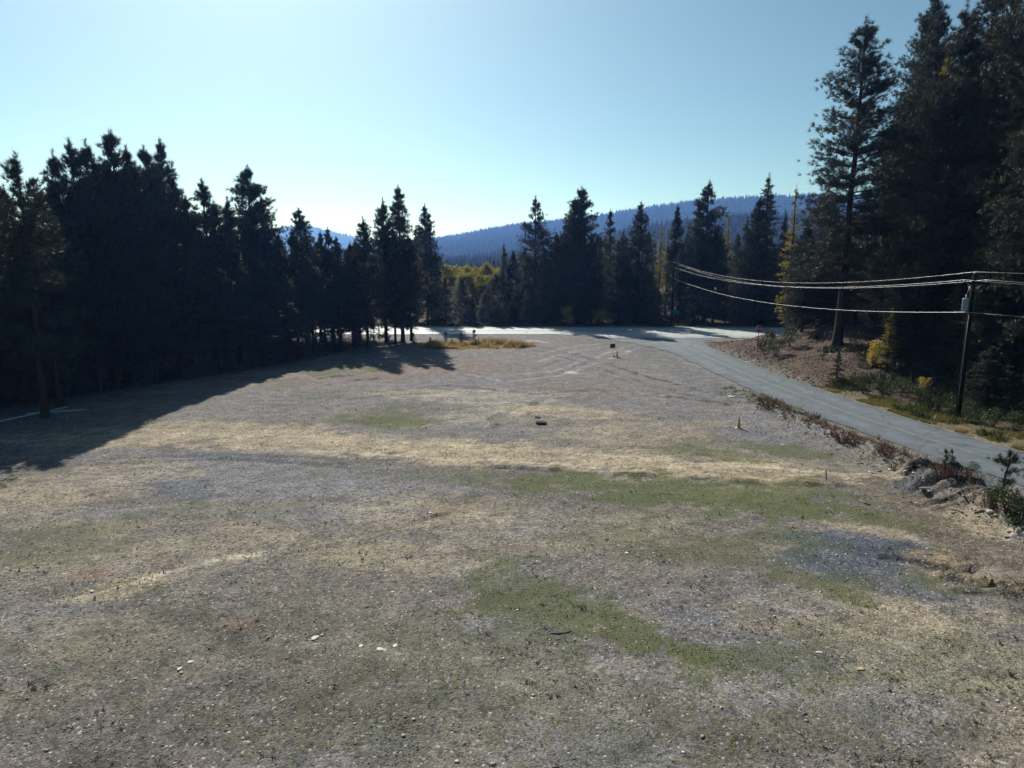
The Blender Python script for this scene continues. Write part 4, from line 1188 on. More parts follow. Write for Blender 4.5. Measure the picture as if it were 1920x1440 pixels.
# second and third ranks behind, each its own tree
it = []
for k in range(130):
    y = 138 * (330 / 138) ** r4.random(); px = r4.uniform(-150, 1620)
    if px < 760 and r4.random() < 0.35: continue
    if y < 142 and (1225 < px < 1263 or 1355 < px < 1380): continue
    x = x_for(px, y, 5)
    cap = float(np.interp(px, [0, 500, 640, 820, 870, 960, 1060, 1200, 1300, 1480, 1600], [420, 455, 460, 488, 496, 474, 448, 428, 415, 405, 380]))
    if 825 < px < 925 and y < 200: cap = 512
    h = min(height_for(cap + r4.uniform(0, 34), y), r4.uniform(15, 26))
    if h < 5: continue
    pr = LOD[int(r4.integers(0, 4))]
    if px > 1100 and r4.random() < 0.10: pr = LOD_LARCH
    nm = "larch_tree" if pr is LOD_LARCH else "conifer"
    o = plant(nm, pr, x, y, h, 20 / h if h < 20 else 1, "larch turning gold among the ranks behind the highway row" if pr is LOD_LARCH else "conifer in the ranks behind the row beyond the highway", "tree", "trees in the ranks behind the highway row")
    it.append((o, px))
label_by_place([i for i in it if not i[0].name.startswith("larch")], FAR_MARKS, "{n} conifer from the left in the ranks behind {mark}")
label_by_place([i for i in it if i[0].name.startswith("larch")], FAR_MARKS, "{n} gold larch from the left in the farther ranks behind {mark}")

# ---- the right bank and hillside
G_R = "pines on the bank and hillside right of the road"
RIGHT = [  # px of trunk foot, depth, height, proto, width, label
    (1570, 76, 34, TALL_PINES[0], 1.22, "great pine on the bare bank with its trunk showing to the ground"),
    (1690, 88, 36, TALL_PINES[1], 1.0, "tall pine behind the great bank pine, sky showing between them"),
    (1745, 66, 31, TALL_PINES[2], 0.95, "full crowned pine above the yellow bush on the bank"),
    (1790, 78, 35, TALL_PINES[1], 1.0, "tall pine rising just left of the power pole's line"),
    (1852, 62, 34, TALL_PINES[0], 1.0, "thick dark trunked pine behind the power pole"),
    (1915, 58, 33, TALL_PINES[2], 1.0, "pine at the frame's right edge above the guy wire"),
    (1645, 100, 30, TALL_PINES[2], 0.8, "pine in the gap behind the great bank pine and its tall neighbour"),
    (1530, 92, 17, PINES[3], 0.9, "middling pine left of the great bank pine, half its height"),
    (1505, 96, 15, PINES[0], 0.9, "bushy pine behind the stop sign bank, next to the thin larch"),
    (1600, 84, 16, PINES[2], 0.9, "dark low pine under the right limbs of the great bank pine"),
]
for px, y, h, pr, wd, lab in RIGHT:
    x = x_for(px, y, 2.5)
    plant("pine_tree", pr, x, y, h, wd * (20 / h if h < 20 else 1), lab, "tree", G_R)
rp = [(x_for(p, y, 3), y) for p, y, *_ in RIGHT]
cnt = 0
it = []
for k in range(3000):
    if cnt >= 105: break
    y = r3.uniform(44, 108); x = 34.5 + 50 * r3.random() ** 1.4
    px = to_px(x, y, 6)[0]
    if px > 2200 or px < 1490: continue
    if y < 60 and x < 40: continue
    if 58 < y < 84 and x < 38.5 + 0.0 * y: continue
    if 1440 < px < 1640 and y < 86: continue
    if x < road_c(y) + 9 + max(0, y - 95) * 0.9: continue
    if any((x - a) ** 2 + (y - b) ** 2 < 2.2 ** 2 for a, b in rp): continue
    small = r3.random() < 0.45 or px < 1680
    h = r3.uniform(8, 16) if small else r3.uniform(24, 33)
    pr = (PINES + FIRS)[int(r3.integers(0, 9))] if small else TALL_PINES[int(r3.integers(0, 3))]
    if px < 1660 and y > 92: h = min(h, 14)
    o = plant("pine_tree" if pr in PINES + TALL_PINES else "fir_tree", pr, x, y, h, (20 / h * 0.8 if small and h < 20 else 1) * r3.uniform(0.85, 1.05),
          "conifer in the deep shade of the hillside wood right of the road", "tree", G_R)
    rp.append((x, y)); cnt += 1
    it.append((o, px))
label_by_place(it, BANK_MARKS, "{n} hillside conifer from the left in the shade behind {mark}")
it = []
for k in range(34):
    y = r3.uniform(47, 80); x = road_c(y) + r3.uniform(10.5, 26)
    px = to_px(x, y, 1)[0]
    if px < 1655 or px > 2050: continue
    pr = [PINES[3], YOUNG[1], YOUNG[2], YOUNG[0], PINES[1]][int(r3.integers(0, 5))]
    h = r3.uniform(1.5, 4.5) if pr in YOUNG else r3.uniform(5, 10)
    o = plant("young_fir", pr, x, y, h, 1.3 if pr in YOUNG else 20 / h * 0.6, "young fir", "sapling", "young firs under the hillside pines")
    it.append((o, px))
label_by_place(it, BANK_MARKS, "{n} low young fir from the left under the trees by {mark}")
for px, row, y, h, pr, lab in [
    (1722, 330, 74, 27, LARCHES[0], "larch with yellow green sprays showing between the tall bank pines"),
    (1664, 620, 63, 6.0, LARCHES[1], "small larch with bright lime sprays beside the yellow bush"),
    (1668, 500, 82, 15, LARCHES[1], "larch whose yellow spray hangs above the power wires"),
]:
    x = x_for(px, y, 3)
    plant("larch_tree", pr, x, y, h, 0.9 * (20 / h if h < 12 else 1) * (0.55 if h < 12 else 1), lab, "tree", "larches on the right bank")


# ------------------------------------------------------------------ shrubs and saplings, one by one
def at_px(px, py, it=4):
    """ground point (with its height) that the photograph shows at a pixel"""
    u, v = (px - 960) / F_PX, (720 - py) / F_PX
    dy, dz = CP + v * SP, -SP + v * CP
    t1 = CAM_H / -dz
    t = np.linspace(0.35 * t1, 1.02 * t1, 900)
    below = CAM_H + t * dz - height(t * u, t * dy) < 0
    t0 = t[int(np.argmax(below))] if below.any() else t1
    return float(t0 * u), float(t0 * dy), height1(t0 * u, t0 * dy)


def shrub(name, proto, px, py, hpx, wid, label, cat, group=None):
    x, y, z = at_px(px, py)
    h = hpx / F_PX * y * (0.85 if name == 'dry_weed' else 1.0)
    return plant(name, proto, x, y, h, wid, label, cat, group, z=z, bark="stem", sink=0.03)


for px, py, hp, pr, wd, lab in [
    (1440, 762, 27, WEEDS[1], 1.2, "wide red brown weed at the top of the gravel ridge, farthest from the camera"),
    (1472, 768, 15, WEEDS[2], 1.2, "small red brown weed beside the widest clump of the gravel ridge's far end"),
    (1515, 802, 12, WEEDS[2], 1.0, "short dark red weed, left one of the two sprigs on bare gravel"),
    (1531, 786, 19, WEEDS[0], 0.9, "upright dark red weed close to the road edge"),
    (1505, 788, 8, WEEDS[2], 1.3, "tiny red sprig above the two sprigs on bare gravel"),
    (1546, 815, 14, WEEDS[2], 0.9, "narrow red brown weed left of the big double clump"),
    (1560, 817, 22, WEEDS[2], 0.9, "tall narrow weed touching the big double clump"),
    (1578, 830, 32, WEEDS[0], 1.0, "tall half of the big double clump of red brown weeds"),
    (1601, 832, 22, WEEDS[1], 1.1, "wide half of the big double clump of red brown weeds"),
    (1647, 825, 14, WEEDS[2], 1.0, "thin weed at the very edge of the side road"),
    (1664, 855, 30, WEEDS[1], 1.0, "spreading dark red weed above the orange one"),
    (1698, 850, 20, WEEDS[2], 1.0, "small reddish weed right of the spreading dark red one"),
    (1674, 880, 22, WEEDS[0], 0.7, "orange red weed with bare stems below"),
    (1775, 895, 34, WEEDS[1], 0.9, "red brown bush at the foot of the twin saplings"),
    (1800, 900, 40, WEEDS[0], 1.0, "darker red bush right of the twin saplings"),
    (1848, 950, 30, WEEDS[1], 0.8, "dull red bush beside the pale boulder"),
    (1900, 970, 60, WEEDS[0], 0.9, "large dark red bush at the frame's right edge below the lone pine sapling"),
]:
    shrub("dry_weed", pr, px, py, hp, wd, lab, "weed", "red brown weeds along the gravel ridge")
for px, py, hp, pr, wd, lab, cat in [
    (1820, 895, 30, SHRUBS[1], 1.0, "low green bush between the twin saplings and the lone pine sapling", "shrub"),
    (1862, 955, 62, SHRUBS[0], 1.0, "dark green bush at the foot of the lone pine sapling", "shrub"),
    (1905, 985, 70, SHRUBS[1], 0.9, "olive bush spilling over the right end of the gravel ridge", "shrub"),
]:
    shrub("roadside_shrub", pr, px, py, hp, wd, lab, cat, "bushes on the gravel ridge")
for px, py, hp, k, wd, lab in [
    (1881, 935, 92, 0, 1.0, "lone young pine with tufted arms standing on the ridge beside the road"),
    (1772, 890, 46, 1, 0.9, "left of the twin pine saplings on the ridge"),
    (1781, 888, 44, 1, 0.7, "right of the twin pine saplings on the ridge"),
]:
    x, y, z = at_px(px, py)
    plant("pine_sapling", SAPLING[k], x, y, hp / F_PX * y, wd, lab, "sapling", "pine saplings on the gravel ridge", z=z, bark="trunk")
for px, py, hp, k, wd, lab in [
    (835, 646, 24, 0, 1.0, "left one of the three small pines rising from the golden grass"),
    (864, 646, 26, 2, 1.2, "middle one of the three small pines rising from the golden grass"),
    (888, 645, 27, 0, 1.1, "right one of the three small pines rising from the golden grass"),
    (848, 647, 13, 2, 1.0, "tiny pine between the left and middle small pines in the golden grass"),
    (806, 648, 16, 0, 1.1, "tiny pine by the stand's shadow in the golden grass"),
    (776, 648, 24, 0, 1.0, "young pine at the shaded left end of the golden grass"),
    (898, 646, 14, 3, 1.0, "tiny fir touching the right small pine in the golden grass"),
]:
    x, y, z = at_px(px, py)
    plant("young_pine", YOUNG[k], x, y, hp / F_PX * y, wd, lab, "sapling", "small pines in the golden grass", z=z)
for nm, pr, px, py, hp, wd, lab, cat in [
    ("young_fir", YOUNG[1], 1568, 720, 62, 1.15, "bright green young fir alone at the foot of the bare bank", "sapling"),
    ("yellow_bush", MAPLES[0], 1636, 690, 52, 0.85, "bushy yellow shrub glowing on the bank right of the great pine", "shrub"),
    ("yellow_bush", MAPLES[1], 1735, 735, 28, 0.8, "sparse orange tinged shrub in the shade right of the lime larch", "shrub"),
    ("yellow_bush", MAPLES[0], 1063, 611.5, 38, 0.9, "bright yellow bush under the biggest dark pine across the highway", "shrub"),
    ("yellow_bush", MAPLES[1], 1120, 611, 30, 0.9, "orange yellow bush right of the bright one across the highway", "shrub"),
    ("yellow_bush", MAPLES[1], 1142, 609, 22, 1.0, "pale orange bush on the far verge left of the gravel track", "shrub"),
    ("grey_bush", GREYS[0], 1107, 608, 30, 0.9, "pale leafless looking bush between the two yellow ones across the highway", "shrub"),
    ("green_bush", SHRUBS[1], 1690, 742, 38, 0.8, "round light green bush on the road's right verge", "shrub"),
    ("green_bush", SHRUBS[0], 1618, 738, 46, 0.8, "loose dark bush right of the young fir", "shrub"),
    ("green_bush", SHRUBS[3], 1653, 744, 36, 0.9, "olive bush between the loose dark bush and the round light green one", "shrub"),
    ("green_bush", SHRUBS[0], 1722, 756, 40, 0.8, "dark bush close behind the round light green bush", "shrub"),
    ("young_pine", YOUNG[2], 1738, 770, 58, 1.2, "thin stemmed young pine on the verge left of the power pole", "sapling"),
    ("young_pine", YOUNG[0], 1757, 776, 44, 0.9, "second thin young pine on the verge, nearest the power pole", "sapling"),
    ("green_bush", SHRUBS[1], 1862, 800, 36, 1.0, "yellow green bush right of the power pole's foot", "shrub"),
    ("green_bush", SHRUBS[0], 1905, 812, 50, 1.0, "dark leafy bush on the verge at the frame's right edge", "shrub"),
    ("young_fir", YOUNG[3], 1905, 745, 66, 1.3, "shaded young fir beside the orange guy marker", "sapling"),
    ("green_bush", SHRUBS[0], 1440, 652, 40, 0.85, "leafy bush just right of the stop sign", "shrub"),
    ("green_bush", SHRUBS[3], 1455, 668, 34, 1.1, "low dark bush at the near corner of the stop sign bank", "shrub"),
    ("green_bush", SHRUBS[2], 1432, 664, 14, 1.5, "low grey weed mound under the stop sign", "shrub"),
    ("dry_weed", WEEDS[0], 1427, 654, 24, 1.0, "brown stalky weed leaning against the stop sign's post", "weed"),
    ("green_bush", SHRUBS[1], 1480, 650, 44, 0.8, "bush up the bank between the stop sign and the great pine", "shrub"),
    ("green_bush", SHRUBS[3], 1598, 652, 20, 1.3, "dark low bush at the great pine's root", "shrub"),
    ("green_bush", SHRUBS[0], 1612, 688, 24, 1.0, "small bush left of the glowing yellow shrub", "shrub"),
    ("green_bush", SHRUBS[3], 1542, 676, 14, 1.1, "tiny bush on the bare bank left of the young fir", "shrub"),
    ("young_fir", YOUNG[1], 1236, 611, 58, 1.5, "full rounded young fir on the far verge right of the gravel track", "sapling"),
    ("grey_bush", GREYS[0], 1308, 609, 70, 0.85, "tall silvery bush on the far verge right of the blue green sign", "shrub"),
    ("grey_bush", GREYS[0], 1078, 607, 50, 0.7, "silvery bush behind the bright yellow one across the highway", "shrub"),
    ("grey_bush", GREYS[0], 870, 611, 44, 1.0, "silvery bush under the yellow poplars", "shrub"),
    ("grey_bush", GREYS[0], 935, 610, 40, 1.0, "silvery bush right of the poplars by the highway", "shrub"),
]:
    x, y, z = at_px(px, py)
    bark = "trunk" if nm.startswith("young") else "stem"
    plant(nm, pr, x, y, hp / F_PX * y, wd, lab, cat, {"yellow_bush": "yellow autumn bushes", "green_bush": "green bushes beside the side road", "grey_bush": "silvery bushes across the highway"}.get(nm), z=z, bark=bark, sink=0.03)


# ------------------------------------------------------------------ grass, weeds and gravel (nobody could count them)
def scatter_blades(name, x, y, h, mat, n, width, r_, spread=0.5, tone_shift=0.0):
    z = height(x, y)
    C = np.stack([x, y, z - 0.01], 1)
    V, Fc, tone = sprays(C, np.tile([[0, 0, 1.0]], (len(x), 1)), n, 1.0, width, r_, spread)
    # scale each tuft by its own height
    hh = np.repeat(h, n * 3)
    base = np.repeat(C, n * 3, 0)
    V = base + (V - base) * hh[:, None]
    tone = np.clip(tone + tone_shift, 0, 1)
    return tag(put(name, mesh_np(name, V, Fc, mat, {"tone": tone})), kind="stuff")


r5 = np.random.default_rng(55)


def frustum_points(n, y0, y1, power=1.0, margin=1.12):
    y = y0 * (y1 / y0) ** (r5.random(n) ** power)
    x = r5.uniform(-1, 1, n) * y * 0.755 * margin
    return x, y


def keep_lot(x, y, extra=0.0):
    return (np.abs(x - road_c(y)) > 3.3 + extra) & (x < road_c(y)) & (y < 102)


x, y = frustum_points(120000, 11.5, 95)
_, gm = ground_colours(x, y, 0 * x)
p = gm * (0.25 + 1.1 * sstep(0.42, 0.62, fbm(x * 1.6, y * 1.6, 4, 4)))
k = keep_lot(x, y) & (r5.random(len(x)) < p * 0.75)
x, y = x[k][:42000], y[k][:42000]
scatter_blades("lot_grass", x, y, r5.uniform(0.03, 0.09, len(x)) * (1 + 0.006 * y), M_GRASS, 7, 0.2, r5, 1.0)
x, y = frustum_points(42000, 11.5, 80)
p = sstep(0.52, 0.66, fbm(x * 1.7, y * 1.7, 2, 4)) * sstep(0.38, 0.58, fbm(x * 0.25, y * 0.35, 5, 3)) * 1.6 * (0.35 + 0.65 * sstep(60, 25, y))
cm, gm = ground_colours(x, y, 0 * x)
p = p * (1 - 0.85 * sstep(0.25, 0.33, cm[:, 0]))
k = keep_lot(x, y) & (r5.random(len(x)) < 0.6 * p)
x, y = x[k], y[k]
scatter_blades("lot_weeds", x, y, r5.uniform(0.03, 0.08, len(x)) + 0.12 * r5.random(len(x)) ** 6, M_DULLWEED, 9, 0.2, r5, 1.1)
# golden dry grass by the highway
n = 16000
x = r5.uniform(-15, 4.5, n); y = r5.uniform(88, 101, n)
d = np.hypot((x + 5.4) / 8.6, (y - 94 - 0.12 * x) / 4.3) + 1.1 * (fbm(x * 0.45, y * 0.45, 1, 4) - 0.5)
k = (d < 1.0 - 0.25 * r5.random(n)) & (fbm(x * 0.9, y * 0.9, 5, 3) > 0.36)
x, y, d = x[k], y[k], d[k]
clump = fbm(x * 0.6, y * 0.6, 3, 3)
scatter_blades("golden_grass", x, y, r5.uniform(0.25, 0.7, len(x)) * (0.35 + 1.3 * sstep(0.35, 0.65, clump)) * sstep(1.05, 0.6, d), M_GOLD, 8, 0.075, r5, 0.33)
# dry grass and low plants on the verge right of the side road
n = 9000
y = r5.uniform(30, 63, n); d = 0.45 + r5.random(n) ** 2 * 3.4
x = road_c(y) + 3.1 + d
k = fbm(x * 0.45, y * 0.45, 2, 3) > 0.49
x, y = x[k], y[k]
h = r5.uniform(0.08, 0.36, len(x)) * (0.5 + 0.25 * np.minimum(x - road_c(y) - 3.1, 3))
scatter_blades("verge_grass", x, y, h, M_YGRASS, 8, 0.10, r5, 0.42)
n = 2600
y = r5.uniform(34, 62, n); x = road_c(y) + 4.2 + r5.random(n) * 7
k = fbm(x * 0.5 + 7, y * 0.5, 5, 3) > 0.58
x, y = x[k], y[k]
scatter_blades("verge_weeds", x, y, r5.uniform(0.25, 0.8, len(x)), M_SHRUB, 9, 0.12, r5, 0.6)
plain_weed = leaf_mat("mixed_dry_weeds", (0.075, 0.045, 0.03), (0.24, 0.19, 0.10), 0.3)
# ground growth on the gravel ridge and along the stand's edge
n = 6500
y = r5.uniform(22, 62, n); c = np.interp(y, [18, 26, 31, 37, 43, 50, 57, 62], [24.6, 22.9, 22.1, 22.3, 21.6, 21.0, 20.6, 20.2])
x = c + r5.normal(size=n) * 0.8 + 0.6
k = (fbm(x * 0.8, y * 0.8, 3, 3) > 0.5) & keep_lot(x, y)
x, y = x[k], y[k]
scatter_blades("ridge_weeds", x, y, r5.uniform(0.06, 0.2, len(x)) + 0.4 * r5.random(len(x)) ** 8, plain_weed, 8, 0.09, r5, 0.55)
n = 7000
y = r5.uniform(50, 104, n); x = np.interp(y, EDGE_Y, EDGE_X) + 0.8 - r5.random(n) ** 1.4 * 9
k = fbm(x * 0.4, y * 0.4, 6, 3) > 0.5
x, y = x[k], y[k]
scatter_blades("stand_undergrowth", x, y, r5.uniform(0.1, 0.5, len(x)), M_DULLWEED, 7, 0.09, r5, 0.6)
n = 6000
x = r5.uniform(-60, 60, n); y = 123.2 + r5.random(n) ** 1.5 * 5
k = (fbm(x * 0.4, y * 0.4, 2, 3) > 0.45) & ~((x > 17.5) & (x < 25))
x, y = x[k], y[k]
scatter_blades("far_verge_growth", x, y, r5.uniform(0.15, 0.8, len(x)), M_SHRUB, 7, 0.14, r5, 0.6)
# litter and low growth on the bank
n = 9000
y = r5.uniform(58, 98, n); x = road_c(y) + 4.0 + r5.random(n) * 16
k = fbm(x * 0.5, y * 0.5, 4, 3) > 0.47
x, y = x[k], y[k]
scatter_blades("bank_litter", x, y, r5.uniform(0.05, 0.22, len(x)), plain("dry_litter", (0.12, 0.085, 0.068), 0.95, var=0.4, scale=3), 6, 0.22, r5, 1.1)

n = 5000
y = r5.uniform(50, 82, n); x = road_c(y) + 6.5 + r5.random(n) * 14
k = (fbm(x * 0.35, y * 0.35, 3, 3) > 0.5) & ((x > road_c(y) + 10) | (y < 62))
x, y = x[k], y[k]
scatter_blades("bank_undergrowth", x, y, r5.uniform(0.2, 0.9, len(x)), leaf_mat("dark_undergrowth", (0.02, 0.03, 0.012), (0.075, 0.085, 0.035), 0.2), 9, 0.13, r5, 0.6)
ICO_V = np.array([(0, 0, 1), (0.9, 0, 0.35), (0.28, 0.85, 0.4), (-0.72, 0.53, 0.3), (-0.72, -0.53, 0.42), (0.28, -0.85, 0.33), (0, 0, -0.6)])
ICO_F = np.array([(0, 1, 2), (0, 2, 3), (0, 3, 4), (0, 4, 5), (0, 5, 1), (6, 2, 1), (6, 3, 2), (6, 4, 3), (6, 5, 4), (6, 1, 5)])


def stones(name, x, y, size, r_, col, dz=0.0):
    n = len(x)
    z = height(x, y) + dz
    a = r_.random(n) * 6.28; ca, sa = np.cos(a), np.sin(a)
    s = size[:, None] * np.stack([r_.uniform(0.7, 1.4, n), r_.uniform(0.5, 1.1, n), r_.uniform(0.3, 0.65, n)], 1)
    v = ICO_V[None] * s[:, None] * r_.uniform(0.75, 1.25, (n, 7, 1))
    V = np.stack([v[..., 0] * ca[:, None] - v[..., 1] * sa[:, None] + x[:, None], v[..., 0] * sa[:, None] + v[..., 1] * ca[:, None] + y[:, None],
                  v[..., 2] + (z + 0.02 * size)[:, None]], 2).reshape(-1, 3)
    F = (np.arange(n)[:, None, None] * 7 + ICO_F[None]).reshape(-1, 3)
    return tag(put(name, mesh_np(name, V, F, M_ROCK, {"col": np.repeat(col, 7, 0)})), kind="stuff")


def stone_cols(n, base=(0.22, 0.21, 0.2), white=0.035):
    c = np.array(base)[None] * r5.uniform(0.45, 1.5, n)[:, None] * (1 + 0.08 * r5.normal(size=(n, 3)))
    w = r5.random(n) < white
    c[w] = np.array([0.60, 0.58, 0.53]) * r5.uniform(0.75, 1.1, w.sum())[:, None]
    return np.clip(c, 0.03, 0.72)


x, y = frustum_points(60000, 11.5, 62, 0.9)
k = keep_lot(x, y) & (fbm(x * 0.9, y * 0.9, 3, 4) + 0.25 * r5.random(len(x)) > 0.64)
x, y = x[k], y[k]
stones("lot_gravel", x, y, 0.010 + 0.026 * r5.random(len(x)) ** 4 + 0.0005 * y, r5, stone_cols(len(x)))
x, y = frustum_points(650, 12, 70)
k = keep_lot(x, y); x, y = x[k], y[k]
stones("scattered_stones", x, y, 0.025 + 0.06 * r5.random(len(x)) ** 2.5, r5, stone_cols(len(x), (0.28, 0.26, 0.23), 0.3))
# rubble on the gravel ridge
n = 3600
y = 22 + 38 * r5.random(n) ** 1.2; c = np.interp(y, [18, 26, 31, 37, 43, 50, 57, 62], [24.6, 22.9, 22.1, 22.3, 21.6, 21.0, 20.6, 20.2])
x = c - 0.5 + r5.normal(size=n) * 0.85
k = keep_lot(x, y) & (fbm(x, y, 6, 3) > 0.42)
x, y = x[k], y[k]
stones("ridge_rubble", x, y, 0.02 + 0.11 * r5.random(len(x)) ** 4, r5, stone_cols(len(x), (0.22, 0.18, 0.145), 0.06))
n = 2600
y = r5.uniform(58, 98, n); x = road_c(y) + 3.5 + r5.random(n) ** 1.3 * 14
k = x > junction_right(y) + 0.3
x, y = x[k], y[k]
stones("bank_rubble", x, y, 0.05 + 0.12 * r5.random(len(x)) ** 3, r5, stone_cols(len(x), (0.12, 0.09, 0.082), 0.04))


# ------------------------------------------------------------------ single rocks and sticks
def rock_mesh(seed, col):
    r_ = np.random.default_rng(seed)
    bm_v, bm_f = [], []
    import bmesh
    bm = bmesh.new(); bmesh.ops.create_icosphere(bm, subdivisions=2, radius=1)
    for v in bm.verts:
        p = v.co
        n_ = float(fbm(np.array([p.x * 1.1 + seed + p.z]), np.array([p.y * 1.1 + p.z * 0.8]), seed, 3)[0])
        v.co *= 0.15 + 1.65 * n_
        v.co.z = min(max(v.co.z, -0.4), 0.5 + 0.3 * n_)
    me = bpy.data.meshes.new("rock"); bm.to_mesh(me); bm.free()
    at = me.attributes.new("col", 'FLOAT_COLOR', 'POINT')
    for i, v in enumerate(me.vertices):
        k = 0.8 + 0.4 * float(fbm(np.array([v.co.x * 3]), np.array([v.co.y * 3 + v.co.z]), 2, 3)[0])
        at.data[i].color = (col[0] * k, col[1] * k, col[2] * k, 1)
    me.materials.append(M_ROCK)
    return me


R_PALE = [rock_mesh(s, (0.60, 0.57, 0.50)) for s in (1, 2, 3)]
R_GREY = [rock_mesh(s, (0.22, 0.21, 0.20)) for s in (4, 5)]
R_DARK = rock_mesh(8, (0.022, 0.030, 0.022))
R_TAN = [rock_mesh(s, (0.42, 0.33, 0.20)) for s in (6, 7)]
for px, py, w, hh, me, lab in [
    (714, 1219, 22, 0.35, R_PALE[0], "largest flat white rock at the bottom of the lot"),
    (591, 1197, 17, 0.4, R_PALE[1], "white rock left of the largest flat one"),
    (676, 1212, 12, 0.4, R_PALE[2], "small white rock between the two big white ones"),
    (741, 1211, 12, 0.35, R_PALE[1], "small white rock just right of the largest flat one"),
    (655, 1195, 9, 0.5, R_PALE[0], "white chip up left of the small white rock"),
    (358, 1242, 12, 0.4, R_PALE[2], "white shard, upper of the two at the lower left"),
    (337, 1254, 12, 0.5, R_PALE[1], "white shard, lower of the two at the lower left"),
    (1536, 1223, 14, 0.4, R_PALE[0], "smooth pale rock alone in weeds near the lower right"),
    (1612, 1255, 16, 0.5, R_TAN[0], "buff rock at the lower right, nearest the camera"),
    (1579, 1233, 12, 0.3, R_TAN[1], "flat buff rock above the nearest buff one"),
    (1643, 1141, 10, 0.5, R_GREY[0], "dark stone right of the blue grey gravel"),
    (807, 1110, 9, 0.4, R_PALE[0], "white stone above the middle of the white rocks"),
    (735, 1110, 7, 0.5, R_PALE[2], "white pebble left of the white stone mid lot"),
    (1175, 1037, 9, 0.4, R_PALE[1], "pale stone in the sparse middle of the foreground"),
    (1006, 1053, 9, 0.4, R_PALE[0], "pale stone left of the sparse middle"),
    (806, 962, 8, 0.4, R_PALE[2], "white stone on the tan dust patch"),
    (936, 981, 8, 0.4, R_PALE[0], "white stone at the right foot of the tan dust patch"),
    (121, 1077, 8, 0.6, R_PALE[1], "white stone beside the reddish stain at left"),
    (172, 1108, 9, 0.4, R_PALE[2], "white stone below the reddish stain at left"),
    (1634, 874, 12, 0.6, R_GREY[1], "dark round stone left of the orange red weed"),
    (1632, 885, 9, 0.4, R_PALE[0], "white stone under the dark round stone"),
    (1857, 960, 15, 0.9, R_PALE[1], "pale boulder on the crest of the gravel ridge"),
    (1868, 966, 9, 0.7, R_TAN[0], "smaller buff boulder next to the pale one on the ridge"),
    (1893, 997, 14, 0.6, R_TAN[1], "tan boulder low on the ridge's near end"),
    (1730, 918, 11, 0.8, R_GREY[0], "grey stone at the head of the dark double rut"),
    (1740, 921, 9, 0.6, R_PALE[2], "light stone just right of the rut's grey stone"),
    (1671, 881, 10, 0.5, R_PALE[1], "white stone at the foot of the orange red weed"),
    (1697, 884, 9, 0.4, R_PALE[0], "first of three flat pale stones right of the orange red weed"),
    (1712, 886, 9, 0.4, R_PALE[2], "middle of three flat pale stones right of the orange red weed"),
    (1695, 896, 10, 0.4, R_TAN[0], "last and lowest of three flat stones right of the orange red weed"),
    (1424, 756, 14, 0.7, R_GREY[0], "dark boulder at the far end of the gravel ridge"),
    (1371, 745, 13, 0.6, R_PALE[1], "pale stone heap piece left of the ridge's far end"),
    (1457, 763, 12, 0.6, R_GREY[1], "grey stone beside the far wide weed"),
    (1499, 709, 6, 0.7, R_PALE[0], "white stone at the road edge below the bank"),
    (1556, 664, 7, 0.5, R_PALE[2], "white stone on the bank left of the great pine's foot"),
    (1482, 798, 6, 0.4, R_PALE[0], "white stone on gravel left of the red sprigs"),
    (1468, 834, 6, 0.5, R_PALE[2], "white stone in the green patch right of the cone"),
    (1016, 796, 22, 0.9, R_DARK, "dark lump on the pale gravel ring in mid lot"),
    (1008, 784, 13, 0.7, R_DARK, "small dark lump above the bigger one in mid lot"),
    (846, 664, 5, 0.6, R_PALE[1], "white stone by the tip of the stand's far shadow"),
]:
    x, y, z = at_px(px, py)
    s = w / 2 / F_PX * y * 1.0
    o = put("rock", me, None, (x, y, z + 0.02 * s), (0, 0, random.uniform(0, 6.28)), (s, s * 0.75, s * hh * 0.8))
    tag(o, lab, "rock", "single rocks on the lot")

M_DSTICK = plain("weathered_stick", (0.10, 0.075, 0.055), 0.9, var=0.4)
for pts, r, mat, lab in [
    ([(1032, 1188), (1046, 1189), (1060, 1187), (1071, 1184)], 0.02, M_TWIG, "crooked stick lying in the green patch of the foreground"),
    ([(1612, 939), (1622, 945), (1632, 948)], 0.035, M_TWIG, "pale short branch beside the brown path"),
    ([(1783, 955), (1795, 958), (1806, 964)], 0.045, M_TWIG, "curved pale branch at the near foot of the ridge"),
    ([(1826, 963), (1836, 961), (1846, 958)], 0.035, M_TWIG, "short pale branch left of the boulder on the ridge"),
    ([(1888, 1079), (1897, 1086), (1903, 1091)], 0.02, M_DSTICK, "thin dark twig standing out on the ochre track"),
]:
    P = [at_px(a, b) for a, b in pts]
    c = np.mean(np.array(P), 0)
    L = [(p_[0] - c[0], p_[1] - c[1], p_[2] - c[2] + r + 0.01 * math.sin(i * 2.1)) for i, p_ in enumerate(P)]
    o = put("stick", MB().tube(L, [r, r * 1.1, r * 0.9, r * 0.7][:len(L)], 7).mesh("stick", mat, True), None, tuple(c))
    tag(o, lab, "stick", "sticks on the lot")


